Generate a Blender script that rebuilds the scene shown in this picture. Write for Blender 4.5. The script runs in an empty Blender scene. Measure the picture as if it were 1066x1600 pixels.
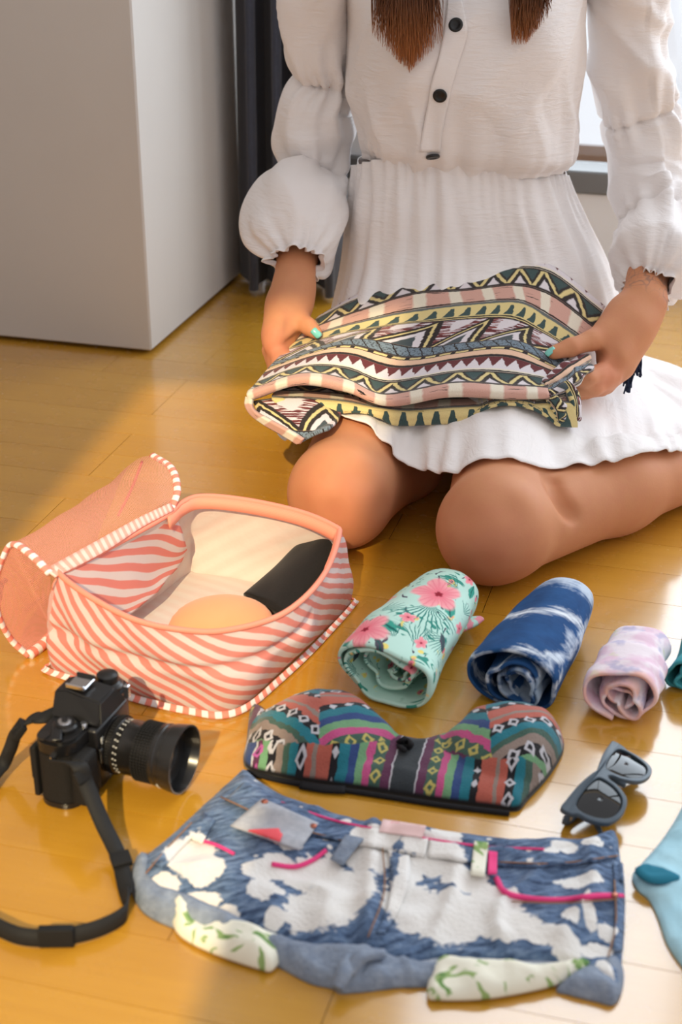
import bpy, bmesh, math, random
import numpy as np
from mathutils import Vector, Matrix
from mathutils.bvhtree import BVHTree
from mathutils.geometry import delaunay_2d_cdt

# ------------------------------------------------------------------ camera, world, sun, exposure
W, H, F = 1066.0, 1600.0, 2343.0          # photo frame, focal length in pixels
CAMZ, PITCH = 0.87, math.radians(26.0)
scene = bpy.context.scene
col = scene.collection
cam_data = bpy.data.cameras.new('camera')
cam = bpy.data.objects.new('camera', cam_data)
col.objects.link(cam)
cam.location = (0, 0, CAMZ)
cam.rotation_euler = (math.radians(90) - PITCH, 0, 0)
cam_data.sensor_fit = 'VERTICAL'
cam_data.sensor_height = 36.0
cam_data.lens = 36.0 * F / H
cam_data.clip_start = 0.05
cam_data.dof.use_dof = True
cam_data.dof.focus_distance = 1.86
cam_data.dof.aperture_fstop = 5.6
scene.camera = cam

world = bpy.data.worlds.new('world')
scene.world = world
world.use_nodes = True
wb = world.node_tree.nodes['Background']
wb.inputs[0].default_value = (0.985, 0.975, 1.0, 1)
wb.inputs[1].default_value = 0.93

# sun through the window behind the photographer
SUN_AZ = math.atan2(0.19, 0.98)           # travels towards +Y and a little +X
SUN_EL = math.radians(37.0)
sd = bpy.data.lights.new('sun', 'SUN')
sd.energy = 3.6
sd.angle = math.radians(0.7)
sd.color = (1.0, 0.80, 0.48)
sun = bpy.data.objects.new('sun', sd)
col.objects.link(sun)
sun.location = (-1, -3, 3)
sdir = Vector((math.sin(SUN_AZ) * math.cos(SUN_EL), math.cos(SUN_AZ) * math.cos(SUN_EL), -math.sin(SUN_EL)))
sun.rotation_euler = sdir.to_track_quat('-Z', 'Y').to_euler()

# daylight of the big window behind the person
al = bpy.data.lights.new('window_daylight', 'AREA'); al.shape = 'RECTANGLE'; al.size = 2.15; al.size_y = 2.15
al.energy = 4.2 * math.pi * 2.15 * 2.15; al.color = (0.86, 0.94, 1.0)
alo = bpy.data.objects.new('window_daylight', al); col.objects.link(alo)

vs = scene.view_settings
vs.view_transform = 'Standard'
vs.look = 'None'
vs.exposure = 0.08
vs.gamma = 1.0
vs.use_curve_mapping = False

# ------------------------------------------------------------------ pixel -> place
CP, SP = math.cos(PITCH), math.sin(PITCH)
def ray(px, py):
    x, y = (px - W / 2) / F, -(py - H / 2) / F
    return Vector((x, CP + y * SP, -SP + y * CP))
def G(px, py, z=0.0):
    d = ray(px, py); t = (z - CAMZ) / d.z
    return Vector((d.x * t, d.y * t, z))
def P(px, py, Y):
    d = ray(px, py); t = Y / d.y
    return Vector((d.x * t, Y, CAMZ + d.z * t))
def PA(l):
    return np.array([list(P(*a)) for a in l])
def GA(l):
    return np.array([list(G(*a)) for a in l])
def mpp(px, py, z=0.0):
    """metres per pixel across, and along the floor, at a floor point"""
    g = G(px, py, z); d = g.y * CP + (CAMZ - z) * SP
    s = d / F
    ang = math.atan2(CAMZ - z, g.y)
    return s, s / math.sin(ang)

# ------------------------------------------------------------------ node expressions
def lin(c):
    r = []
    for v in c[:3]:
        v = v / 255.0
        r.append(v / 12.92 if v <= 0.04045 else ((v + 0.055) / 1.055) ** 2.4)
    return (r[0], r[1], r[2], 1.0)

class E:
    def __init__(s, c, sock): s.c = c; s.s = sock
    def __add__(a, b): return a.c.m('ADD', a, b)
    __radd__ = __add__
    def __sub__(a, b): return a.c.m('SUBTRACT', a, b)
    def __rsub__(a, b): return a.c.m('SUBTRACT', b, a)
    def __mul__(a, b): return a.c.m('MULTIPLY', a, b)
    __rmul__ = __mul__
    def __truediv__(a, b): return a.c.m('DIVIDE', a, b)
    def __neg__(a): return a.c.m('MULTIPLY', a, -1.0)

class Ctx:
    def __init__(s, nt): s.nt = nt; s.cache = {}
    def new(s, t): return s.nt.nodes.new(t)
    def put(s, sock, v):
        if isinstance(v, E): s.nt.links.new(v.s, sock)
        else: sock.default_value = v
    def m(s, op, *a):
        n = s.new('ShaderNodeMath'); n.operation = op
        for i, v in enumerate(a): s.put(n.inputs[i], v)
        return E(s, n.outputs[0])
    def absx(s, a): return s.m('ABSOLUTE', a)
    def frac(s, a): return s.m('FRACT', a)
    def floor(s, a): return s.m('FLOOR', a)
    def sin(s, a): return s.m('SINE', a)
    def cos(s, a): return s.m('COSINE', a)
    def sqrt(s, a): return s.m('SQRT', a)
    def mn(s, a, b): return s.m('MINIMUM', a, b)
    def mx(s, a, b): return s.m('MAXIMUM', a, b)
    def atan2(s, a, b): return s.m('ARCTAN2', a, b)
    def lt(s, a, b, w=0.002):                    # soft a < b
        n = s.m('MULTIPLY', b - a if isinstance(b, E) else s.m('SUBTRACT', b, a), 1.0 / w) + 0.5
        n.s.node.use_clamp = True
        return n
    def gt(s, a, b, w=0.002): return s.lt(b, a, w) if isinstance(b, E) else 1.0 - s.lt(a, b, w)
    def band(s, x, a, b, w=0.002): return s.gt(x, a, w) * s.lt(x, b, w)
    def tri(s, x, p): return s.absx(s.frac(x * (1.0 / p)) - 0.5) * 2.0      # 1..0..1
    def mix(s, f, a, b):
        n = s.new('ShaderNodeMix'); n.data_type = 'RGBA'
        s.put(n.inputs[0], f)
        for i, v in ((6, a), (7, b)):
            if isinstance(v, E): s.nt.links.new(v.s, n.inputs[i])
            else: n.inputs[i].default_value = lin(v)
        return E(s, n.outputs[2])
    def attr(s, name='uvp'):
        if name in s.cache: return s.cache[name]
        n = s.new('ShaderNodeAttribute'); n.attribute_name = name
        v = n.outputs['Vector']; sp = s.new('ShaderNodeSeparateXYZ'); s.nt.links.new(v, sp.inputs[0])
        r = (E(s, sp.outputs[0]), E(s, sp.outputs[1]), E(s, sp.outputs[2]), v)
        s.cache[name] = r
        return r
    def pos(s):
        if 'pos' in s.cache: return s.cache['pos']
        n = s.new('ShaderNodeTexCoord'); v = n.outputs['Object']
        sp = s.new('ShaderNodeSeparateXYZ'); s.nt.links.new(v, sp.inputs[0])
        r = (E(s, sp.outputs[0]), E(s, sp.outputs[1]), E(s, sp.outputs[2]), v)
        s.cache['pos'] = r
        return r
    def vec(s, x, y, z=0.0):
        n = s.new('ShaderNodeCombineXYZ')
        for i, v in enumerate((x, y, z)): s.put(n.inputs[i], v)
        return n.outputs[0]
    def noise(s, vec, scale, detail=2.0, rough=0.5, dist=0.0):
        n = s.new('ShaderNodeTexNoise'); s.nt.links.new(vec, n.inputs['Vector'])
        n.inputs['Scale'].default_value = scale; n.inputs['Detail'].default_value = detail
        n.inputs['Roughness'].default_value = rough; n.inputs['Distortion'].default_value = dist
        return E(s, n.outputs['Fac'])
    def voro(s, vec, scale, feature='F1', out='Distance'):
        n = s.new('ShaderNodeTexVoronoi'); n.feature = feature; s.nt.links.new(vec, n.inputs['Vector'])
        n.inputs['Scale'].default_value = scale
        return E(s, n.outputs[out])
    def rnd(s):
        n = s.new('ShaderNodeObjectInfo'); return E(s, n.outputs['Random'])
    def ramp(s, f, stops, constant=True):
        n = s.new('ShaderNodeValToRGB'); s.put(n.inputs[0], f)
        r = n.color_ramp; r.interpolation = 'CONSTANT' if constant else 'LINEAR'
        while len(r.elements) < len(stops): r.elements.new(1.0)
        for e, (p, c) in zip(r.elements, stops): e.position = p; e.color = lin(c)
        return E(s, n.outputs[0])

def M(name, color, rough=0.8, bump=None, spec=0.3, alpha=None, metallic=0.0, sss=0.0, sheen=0.0, coat=0.0, coat_ior=1.5, trans=0.0, sss_radius=(0.012, 0.005, 0.003)):
    m = bpy.data.materials.new(name); m.use_nodes = True
    nt = m.node_tree; b = nt.nodes['Principled BSDF']; c = Ctx(nt)
    v = color(c) if callable(color) else color
    if isinstance(v, E): nt.links.new(v.s, b.inputs['Base Color'])
    else: b.inputs['Base Color'].default_value = lin(v)
    r = rough(c) if callable(rough) else rough
    c.put(b.inputs['Roughness'], r)
    b.inputs['Specular IOR Level'].default_value = spec
    b.inputs['Metallic'].default_value = metallic
    if sss: b.inputs['Subsurface Weight'].default_value = sss; b.inputs['Subsurface Radius'].default_value = sss_radius; b.inputs['Subsurface Scale'].default_value = 1.0
    if sheen: b.inputs['Sheen Weight'].default_value = sheen; b.inputs['Sheen Roughness'].default_value = 0.5
    if coat: b.inputs['Coat Weight'].default_value = coat; b.inputs['Coat Roughness'].default_value = 0.12; b.inputs['Coat IOR'].default_value = coat_ior
    last = b.outputs[0]
    if trans:   # thin cloth lets light through
        tl = nt.nodes.new('ShaderNodeBsdfTranslucent')
        if isinstance(v, E): nt.links.new(v.s, tl.inputs[0])
        else: tl.inputs[0].default_value = lin(v)
        mx = nt.nodes.new('ShaderNodeMixShader'); mx.inputs[0].default_value = trans
        nt.links.new(b.outputs[0], mx.inputs[1]); nt.links.new(tl.outputs[0], mx.inputs[2])
        nt.links.new(mx.outputs[0], nt.nodes['Material Output'].inputs[0]); last = mx.outputs[0]
    if bump:
        h, st, di = bump(c)
        bn = nt.nodes.new('ShaderNodeBump'); bn.inputs['Strength'].default_value = st; bn.inputs['Distance'].default_value = di
        nt.links.new(h.s, bn.inputs['Height']); nt.links.new(bn.outputs[0], b.inputs['Normal'])
    if alpha:
        a = alpha(c); tr = nt.nodes.new('ShaderNodeBsdfTransparent'); mx = nt.nodes.new('ShaderNodeMixShader')
        nt.links.new(a.s, mx.inputs[0]); nt.links.new(tr.outputs[0], mx.inputs[1]); nt.links.new(last, mx.inputs[2])
        nt.links.new(mx.outputs[0], nt.nodes['Material Output'].inputs[0])
    return m

# ------------------------------------------------------------------ mesh helpers
def mesh_obj(name, verts, faces, mat=None, parent=None, uv=None, smooth=True):
    me = bpy.data.meshes.new(name)
    me.from_pydata([tuple(v) for v in verts], [], [tuple(int(i) for i in f) for f in faces])
    if smooth: me.polygons.foreach_set('use_smooth', [True] * len(me.polygons))
    if uv is not None:
        a = me.attributes.new('uvp', 'FLOAT_VECTOR', 'POINT')
        u = np.zeros((len(verts), 3), np.float32); uv = np.asarray(uv); u[:, :uv.shape[1]] = uv
        a.data.foreach_set('vector', u.ravel())
    me.update()
    o = bpy.data.objects.new(name, me); col.objects.link(o)
    if mat: me.materials.append(mat)
    if parent: par(o, parent)
    return o
def par(o, p):
    o.parent = p
    bpy.context.view_layer.update()
    o.matrix_parent_inverse = p.matrix_world.inverted()
def empty(name, loc, label=None, cat=None, group=None):
    o = bpy.data.objects.new(name, None); col.objects.link(o); o.location = loc; o.empty_display_size = 0.05
    bpy.context.view_layer.update()
    if label: tag(o, label, cat, group)
    return o
def tag(o, label, cat, group=None):
    o['label'] = label; o['category'] = cat
    if group: o['group'] = group
    return o
def grid_faces(n, m, cu=False, cv=False, off=0):
    f = []
    for i in range(n if cu else n - 1):
        for j in range(m if cv else m - 1):
            a, b = i, (i + 1) % n; c, d = j, (j + 1) % m
            f.append((off + a * m + c, off + a * m + d, off + b * m + d, off + b * m + c))
    return f
def grid_obj(name, pts, mat, parent=None, uv=None, cu=False, cv=False, flip=False, thick=0.0, offset=0.0):
    n, m = pts.shape[:2]
    f = grid_faces(n, m, cu, cv)
    if flip: f = [t[::-1] for t in f]
    o = mesh_obj(name, pts.reshape(-1, 3), f, mat, parent, None if uv is None else uv.reshape(n * m, -1))
    if thick: solid(o, thick, offset)
    return o
def solid(o, t, offset=0.0):
    s = o.modifiers.new('thickness', 'SOLIDIFY'); s.thickness = t; s.offset = offset
    return o
def cr(p, n, closed=False):
    """Catmull-Rom through points p (k,d), n samples"""
    p = np.asarray(p, float); k = len(p)
    if closed: t = np.arange(n) / n * k
    else: t = np.linspace(0, k - 1, n)
    i = np.minimum(np.floor(t).astype(int), k - 1 if closed else k - 2); u = (t - i)
    u = u.reshape((-1,) + (1,) * (p.ndim - 1))
    if closed: a, b, c, d = p[(i - 1) % k], p[i % k], p[(i + 1) % k], p[(i + 2) % k]
    else:
        e = np.concatenate([(2 * p[0] - p[1])[None], p, (2 * p[-1] - p[-2])[None]]); a, b, c, d = e[i], e[i + 1], e[i + 2], e[i + 3]
    return 0.5 * (2 * b + (c - a) * u + (2 * a - 5 * b + 4 * c - d) * u ** 2 + (3 * b - a - 3 * c + d) * u ** 3)
def surf(ctrl, nr, nc, closed_c=False, closed_r=False):
    c = cr(np.asarray(ctrl, float), nr, closed_r)
    return np.swapaxes(cr(np.swapaxes(c, 0, 1), nc, closed_c), 0, 1)
def normals(pts, cu=False, cv=False):
    def g(a, ax, cl):
        if cl: return np.roll(a, -1, ax) - np.roll(a, 1, ax)
        return np.gradient(a, axis=ax)
    n = np.cross(g(pts, 1, cv), g(pts, 0, cu))
    return n / np.maximum(np.linalg.norm(n, axis=-1, keepdims=True), 1e-9)
def wob(x, y, seed=0, n=7, f=1.0):
    """smooth pseudo noise, about -1..1"""
    r = np.random.RandomState(seed); o = 0
    for k in range(n):
        a = r.uniform(0, 2 * math.pi); s = f * r.uniform(0.5, 1.8); ph = r.uniform(0, 6.28)
        o = o + np.sin(s * (np.cos(a) * x + np.sin(a) * y) + ph + 0.7 * np.sin(s * 0.6 * (np.sin(a) * x - np.cos(a) * y) + ph * 2))
    return o / math.sqrt(n) / 1.2
def ridge(x, y, seed=0, n=5, f=1.0):
    return 0.55 - 1.6 * np.abs(wob(x, y, seed, n, f)).clip(0, 0.8)
def tube_pts(path, radii, nseg=16, nr=None, flat=1.0, up=(0, 0, 1), spin=0.0):
    path = np.asarray(path, float); radii = np.asarray(radii, float)
    if nr:
        radii = cr(radii[:, None], nr)[:, 0]; path = cr(path, nr)
    t = np.gradient(path, axis=0); t /= np.maximum(np.linalg.norm(t, axis=1, keepdims=True), 1e-9)
    u = np.array(up, float); out = []
    n0 = np.cross(t[0], u)
    if np.linalg.norm(n0) < 1e-4: n0 = np.cross(t[0], (1, 0, 0))
    nn = n0 / np.linalg.norm(n0)
    th = np.arange(nseg) / nseg * 2 * math.pi + spin
    for i in range(len(path)):
        nn = nn - t[i] * nn.dot(t[i]); nn /= np.linalg.norm(nn)
        bb = np.cross(t[i], nn)
        out.append(path[i] + radii[i] * (np.cos(th)[:, None] * nn + flat * np.sin(th)[:, None] * bb))
    return np.array(out)
def tube(name, path, radii, mat, parent=None, nseg=10, nr=None, flat=1.0, up=(0, 0, 1), closed=False, caps=True):
    if np.isscalar(radii): radii = [radii] * len(path)
    if closed:
        path = cr(np.asarray(path, float), nr or len(path) * 4, True); radii = [radii[0]] * len(path); nr = None
    pts = tube_pts(path, radii, nseg, nr, flat, up)
    n, m = pts.shape[:2]
    f = grid_faces(n, m, closed, True)
    if caps and not closed: f += [tuple(range(m))[::-1], tuple(range((n - 1) * m, n * m))]
    L = np.concatenate([[0], np.cumsum(np.linalg.norm(np.diff(pts.mean(1), axis=0), axis=1))])
    uv = np.zeros((n, m, 2)); uv[..., 0] = L[:, None]; uv[..., 1] = np.arange(m)[None] / m
    return mesh_obj(name, pts.reshape(-1, 3), f, mat, parent, uv.reshape(-1, 2))
def ribbon(name, path, width, side, mat, parent=None, thick=0.002, nr=60):
    """flat strap along a path; side = direction of the width (one vector or one per point)"""
    path = np.asarray(path, float); side = np.asarray(side, float)
    if side.ndim == 1: side = np.tile(side, (len(path), 1))
    p = cr(path, nr); s = cr(side, nr); s /= np.linalg.norm(s, axis=1, keepdims=True)
    t = np.gradient(p, axis=0); t /= np.linalg.norm(t, axis=1, keepdims=True)
    s = s - t * (s * t).sum(1, keepdims=True); s /= np.linalg.norm(s, axis=1, keepdims=True)
    pts = np.stack([p - s * width / 2, p, p + s * width / 2], 1)
    return grid_obj(name, pts, mat, parent, thick=thick)
def box_bm(sx, sy, sz, bevel=0.0, seg=2, loc=(0, 0, 0)):
    bm = bmesh.new(); bmesh.ops.create_cube(bm, size=1.0)
    bmesh.ops.scale(bm, vec=(sx, sy, sz), verts=bm.verts)
    if bevel: bmesh.ops.bevel(bm, geom=list(bm.edges), offset=bevel, segments=seg, profile=0.6, affect='EDGES')
    bmesh.ops.translate(bm, vec=loc, verts=bm.verts)
    return bm
def bm_obj(name, bm, mat, parent=None, mtx=None, smooth=False, keep_local=False):
    me = bpy.data.meshes.new(name)
    if mtx is not None: bm.transform(mtx)
    bm.normal_update(); bm.to_mesh(me); bm.free()
    if smooth: me.polygons.foreach_set('use_smooth', [True] * len(me.polygons))
    me.materials.append(mat)
    o = bpy.data.objects.new(name, me); col.objects.link(o)
    if parent: par(o, parent)
    return o
def lathe_bm(prof, seg=48, axis='x'):
    """profile [(pos, radius)...] about local x"""
    bm = bmesh.new(); rings = []
    for x, r in prof:
        rings.append([bm.verts.new((x, r * math.cos(2 * math.pi * k / seg), r * math.sin(2 * math.pi * k / seg))) for k in range(seg)])
    for a, b in zip(rings[:-1], rings[1:]):
        for k in range(seg): bm.faces.new((a[k], a[(k + 1) % seg], b[(k + 1) % seg], b[k]))
    bm.faces.new(rings[0][::-1]); bm.faces.new(rings[-1])
    bmesh.ops.recalc_face_normals(bm, faces=bm.faces)
    return bm
def edge_split(o, ang=40):
    m = o.modifiers.new('edges', 'EDGE_SPLIT'); m.split_angle = math.radians(ang); return o
def inside(poly, x, y):
    r = np.zeros(x.shape, bool); n = len(poly); j = n - 1
    for i in range(n):
        xi, yi = poly[i]; xj, yj = poly[j]
        c = ((yi > y) != (yj > y)) & (x < (xj - xi) * (y - yi) / (yj - yi + 1e-12) + xi)
        r ^= c; j = i
    return r
def edge_dist(poly, x, y):
    d = np.full(x.shape, 1e9); n = len(poly)
    for i in range(n):
        a = poly[i]; b = poly[(i + 1) % n]; ab = b - a; L = ab.dot(ab) + 1e-12
        t = np.clip(((x - a[0]) * ab[0] + (y - a[1]) * ab[1]) / L, 0, 1)
        d = np.minimum(d, np.hypot(x - a[0] - t * ab[0], y - a[1] - t * ab[1]))
    return d
def slab(name, outline, hfun, mat, parent=None, res=0.005, zbase=0.0, nb=None, base=True, smooth_outline=True):
    """soft lying thing: outline on the floor (x,y), top height hfun(x, y, dist to edge)"""
    o2 = np.asarray(outline, float)[:, :2]
    if smooth_outline: o2 = cr(o2, nb or len(o2) * 8, True)
    x0, y0 = o2.min(0); x1, y1 = o2.max(0)
    gx, gy = np.meshgrid(np.arange(x0, x1, res), np.arange(y0, y1, res)); gx = gx.ravel(); gy = gy.ravel()
    k = inside(o2, gx, gy); gx, gy = gx[k], gy[k]
    k = edge_dist(o2, gx, gy) > res * 0.5; gx, gy = gx[k], gy[k]
    nB = len(o2)
    pts = np.concatenate([o2, np.stack([gx, gy], 1)])
    r = delaunay_2d_cdt([Vector(p) for p in pts], [(i, (i + 1) % nB) for i in range(nB)], [], 1, 1e-7)
    vv = np.array([list(v) for v in r[0]]); faces = [list(f) for f in r[2]]
    d = edge_dist(o2, vv[:, 0], vv[:, 1]); d[d < 1e-5] = 0
    z = hfun(vv[:, 0], vv[:, 1], d)
    V = np.column_stack([vv, z])
    out = []
    for f in faces:
        a, b, c = (vv[f[0]], vv[f[1]], vv[f[2]])
        if (b[0] - a[0]) * (c[1] - a[1]) - (b[1] - a[1]) * (c[0] - a[0]) < 0: f = f[::-1]
        out.append(f)
    uv = np.column_stack([vv, d])
    if base:
        n = len(V); B = V.copy(); B[:, 2] = np.minimum(zbase, V[:, 2] - 0.001) if np.isscalar(zbase) else zbase
        V = np.concatenate([V, B]); uv = np.concatenate([uv, uv])
        cnt = {}
        for f in out:
            for i in range(3):
                e = (f[i], f[(i + 1) % 3]); cnt[e] = 1
        side = [(b, a, a + n, b + n) for (a, b) in cnt if (b, a) not in cnt]
        out = out + [[i + n for i in f[::-1]] for f in out] + [list(s) for s in side]
    return mesh_obj(name, V, out, mat, parent, uv)
def bvh_of(o):
    dg = bpy.context.evaluated_depsgraph_get(); ev = o.evaluated_get(dg); me = ev.to_mesh()
    vs_ = [o.matrix_world @ v.co for v in me.vertices]; b = BVHTree.FromPolygons(vs_, [tuple(p.vertices) for p in me.polygons])
    ev.to_mesh_clear(); return b
def hit(bvh, px, py):
    d = ray(px, py).normalized()
    l, n, i, t = bvh.ray_cast(Vector((0, 0, CAMZ)), d)
    if l is None: return None, None
    if n.dot(d) > 0: n = -n
    return l, n
def uv_at(o, bvh, px, py):
    l, n = hit(bvh, px, py)
    if l is None: return (9.0, 9.0)
    me = o.data; co = np.empty(len(me.vertices) * 3); me.vertices.foreach_get('co', co); co = co.reshape(-1, 3)
    k = int(np.argmin(((co - np.array(l)) ** 2).sum(1)))
    v = me.attributes['uvp'].data[k].vector
    return (v[0], v[1])

def push_out(pts, fld, marg, it=8):
    sh_ = pts.shape; p = pts.reshape(-1, 3).astype(float).copy()
    def smp(q):
        f = (q - fld.lo) / fld.h; f = np.clip(f, 0, np.array(fld.n) - 1.001); i = f.astype(int); t = f - i; o = 0
        for a in (0, 1):
            for b in (0, 1):
                for c in (0, 1):
                    o = o + fld.v[i[:, 0] + a, i[:, 1] + b, i[:, 2] + c] * (t[:, 0] if a else 1 - t[:, 0]) * (t[:, 1] if b else 1 - t[:, 1]) * (t[:, 2] if c else 1 - t[:, 2])
        return o
    e = fld.h
    for _ in range(it):
        d = smp(p); k = np.where(d < marg)[0]
        if not len(k): break
        g = np.stack([smp(p[k] + np.eye(3)[a] * e) - smp(p[k] - np.eye(3)[a] * e) for a in range(3)], 1)
        g /= np.maximum(np.linalg.norm(g, axis=1, keepdims=True), 1e-6)
        p[k] += g * np.minimum(marg - d[k], 0.02)[:, None]
    return p.reshape(sh_)
def relax(pts, n, cu=False, cv=False, keep=1):
    for _ in range(n):
        a = pts.copy()
        L = np.roll(a, 1, 1); R = np.roll(a, -1, 1); U = np.roll(a, 1, 0); D = np.roll(a, -1, 0)
        q = 0.5 * a + 0.125 * (L + R + U + D)
        if not cu: q[:keep] = a[:keep]; q[-keep:] = a[-keep:]
        if not cv: q[:, :keep] = a[:, :keep]; q[:, -keep:] = a[:, -keep:]
        pts = q
    return pts

# ------------------------------------------------------------------ implicit bodies
class Field:
    def __init__(s, lo, hi, h):
        s.lo = np.array(lo, float); s.h = h
        s.n = np.ceil((np.array(hi) - s.lo) / h).astype(int) + 1
        s.v = np.full(s.n, 0.06, np.float32)
    def box(s, lo, hi, pad):
        a = np.maximum(np.floor((np.array(lo) - pad - s.lo) / s.h).astype(int), 0)
        b = np.minimum(np.ceil((np.array(hi) + pad - s.lo) / s.h).astype(int) + 1, s.n)
        if np.any(b <= a): return None
        ax = [(s.lo[i] + s.h * np.arange(a[i], b[i])).astype(np.float32) for i in range(3)]
        return tuple(slice(a[i], b[i]) for i in range(3)), ax
    def put(s, sl, d, k):
        o = s.v[sl]
        h = np.maximum(k - np.abs(o - d), 0) / k
        s.v[sl] = np.minimum(o, d) - h * h * k * 0.25
    def cap(s, a, b, ra, rb=None, k=0.015, sq=None):
        rb = ra if rb is None else rb
        a = np.array(a, float); b = np.array(b, float); r = max(ra, rb)
        q = s.box(np.minimum(a, b), np.maximum(a, b), r + 2 * k + 0.012)
        if q is None: return
        sl, (x, y, z) = q
        X, Y, Z = x[:, None, None] - a[0], y[None, :, None] - a[1], z[None, None, :] - a[2]
        d = b - a; L = max(d.dot(d), 1e-9)
        t = np.clip((X * d[0] + Y * d[1] + Z * d[2]) / L, 0, 1)
        D = np.sqrt((X - t * d[0]) ** 2 + (Y - t * d[1]) ** 2 + (Z - t * d[2]) ** 2) - (ra + (rb - ra) * t)
        s.put(sl, D.astype(np.float32), k)
    def ell(s, c, r, k=0.015, rot=None):
        c = np.array(c, float); r = np.array(r, float); R = r.max()
        q = s.box(c, c, R + 2 * k + 0.012)
        if q is None: return
        sl, (x, y, z) = q
        X, Y, Z = np.broadcast_arrays(x[:, None, None] - c[0], y[None, :, None] - c[1], z[None, None, :] - c[2])
        if rot is not None:
            m = np.array(rot.inverted() if hasattr(rot, 'inverted') else rot)
            X, Y, Z = (m[i][0] * X + m[i][1] * Y + m[i][2] * Z for i in range(3))
        k0 = np.sqrt((X / r[0]) ** 2 + (Y / r[1]) ** 2 + (Z / r[2]) ** 2)
        k1 = np.sqrt((X / r[0] ** 2) ** 2 + (Y / r[1] ** 2) ** 2 + (Z / r[2] ** 2) ** 2)
        D = k0 * (k0 - 1) / np.maximum(k1, 1e-6)
        s.put(sl, D.astype(np.float32), k)
    def at(s, q):
        i = np.round((np.array(q) - s.lo) / s.h).astype(int)
        return s.v[tuple(i)] if np.all(i >= 0) and np.all(i < s.n) else 0.06
    def skin(s, px, py, t0=1.4, t1=2.6):
        d = np.array(ray(px, py)); o = np.array([0, 0, CAMZ])
        for t in np.arange(t0, t1, 0.0012):
            if s.at(o + d * t) < 0: return o + d * t
        return None
    def dent(s, px, py, r, depth):
        p = s.skin(px, py)
        if p is None: return
        sl, (x, y, z) = s.box(p, p, r * 2.6)
        q = (x[:, None, None] - p[0]) ** 2 + (y[None, :, None] - p[1]) ** 2 + (z[None, None, :] - p[2]) ** 2
        s.v[sl] += (depth * np.exp(-q / (r * r))).astype(np.float32)
    def crease(s, pts, r, depth, n=8):
        for a, b in cr(np.array(pts, float), n): s.dent(a, b, r, depth)
    def mesh(s):
        v = s.v; sg = v < 0
        nx, ny, nz = v.shape
        cnt = np.zeros((nx - 1, ny - 1, nz - 1), np.uint8)
        for i in (0, 1):
            for j in (0, 1):
                for k in (0, 1): cnt += sg[i:nx - 1 + i, j:ny - 1 + j, k:nz - 1 + k]
        act = np.argwhere((cnt > 0) & (cnt < 8))
        idx = np.full(cnt.shape, -1, np.int32); idx[act[:, 0], act[:, 1], act[:, 2]] = np.arange(len(act))
        acc = np.zeros((len(act), 3)); num = np.zeros(len(act))
        cs = [(i, j, k) for i in (0, 1) for j in (0, 1) for k in (0, 1)]
        val = {c: v[act[:, 0] + c[0], act[:, 1] + c[1], act[:, 2] + c[2]] for c in cs}
        for c in cs:
            for ax in range(3):
                if c[ax] == 0:
                    e = list(c); e[ax] = 1; e = tuple(e)
                    a, b = val[c], val[e]; cr_ = (a < 0) != (b < 0)
                    t = np.where(cr_, a / np.where(cr_, a - b, 1), 0)
                    p = np.tile(np.array(c, float), (len(act), 1)); p[:, ax] = t
                    acc += p * cr_[:, None]; num += cr_
        V = s.lo + s.h * (act + acc / num[:, None])
        faces = []
        for ax in range(3):
            sl0 = [slice(None)] * 3; sl1 = [slice(None)] * 3; sl0[ax] = slice(0, -1); sl1[ax] = slice(1, None)
            d = np.argwhere(sg[tuple(sl0)] != sg[tuple(sl1)])
            o1, o2 = (ax + 1) % 3, (ax + 2) % 3
            ok = (d[:, o1] > 0) & (d[:, o2] > 0) & (d[:, o1] < v.shape[o1] - 1) & (d[:, o2] < v.shape[o2] - 1)
            d = d[ok]
            def at(a, b):
                q = d.copy(); q[:, o1] -= a; q[:, o2] -= b
                return idx[q[:, 0], q[:, 1], q[:, 2]]
            q = np.stack([at(1, 1), at(0, 1), at(0, 0), at(1, 0)], 1)
            ins = sg[d[:, 0], d[:, 1], d[:, 2]]
            q[~ins] = q[~ins][:, ::-1]
            faces.append(q)
        f = np.concatenate(faces); f = f[(f >= 0).all(1)]
        return V, f

# ------------------------------------------------------------------ the room
RU = Vector((0.963, -0.2695, 0)); RW = Vector((0.2695, 0.963, 0))
CORNER = G(237, 555)
ROOM = Matrix(((RU.x, RW.x, 0, CORNER.x), (RU.y, RW.y, 0, CORNER.y), (0, 0, 1, 0), (0, 0, 0, 1)))   # room coordinates: corner of the white wall block at 0,0
alo.matrix_world = ROOM @ Matrix.Translation((1.385, 0.60 + 0.125, 1.31)) @ Matrix.Rotation(math.radians(-90), 4, 'X')
def struct(o): o['kind'] = 'structure'; return o

def wood_col(c):
    x, y, z, v = c.pos(); r = c.rnd()
    g = c.noise(c.vec(x * 1.6 + r * 31.0, y * 16.0 + r * 17.0, r * 9.0), 2.2, 4, 0.55, 0.6)
    s = c.noise(c.vec(x * 3.0 + r * 11.0, y * 90.0, r * 5.0), 3.0, 3, 0.6)
    base = c.mix(r, (210, 154, 44), (218, 164, 54))
    k = c.mix(g, (194, 138, 36), base)
    k = c.mix(s * 0.28, k, (152, 98, 20))
    return c.mix(c.gt(c.noise(c.vec(x * 2.2 + r * 7.0, y * 9.0, r), 1.4, 2), 0.6, 0.5) * 0.25, k, (166, 110, 26))
m_wood = M('floor_wood', wood_col, rough=lambda c: 0.20 + 0.12 * c.noise(c.pos()[3], 40, 2), spec=0.5, coat=1.0, coat_ior=1.9, bump=lambda c: (c.noise(c.vec(c.pos()[0] * 4.0, c.pos()[1] * 60.0, c.rnd() * 7.0), 4, 3), 0.05, 0.002))
m_sub = M('sub_floor', (112, 70, 28), 0.9)
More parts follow.
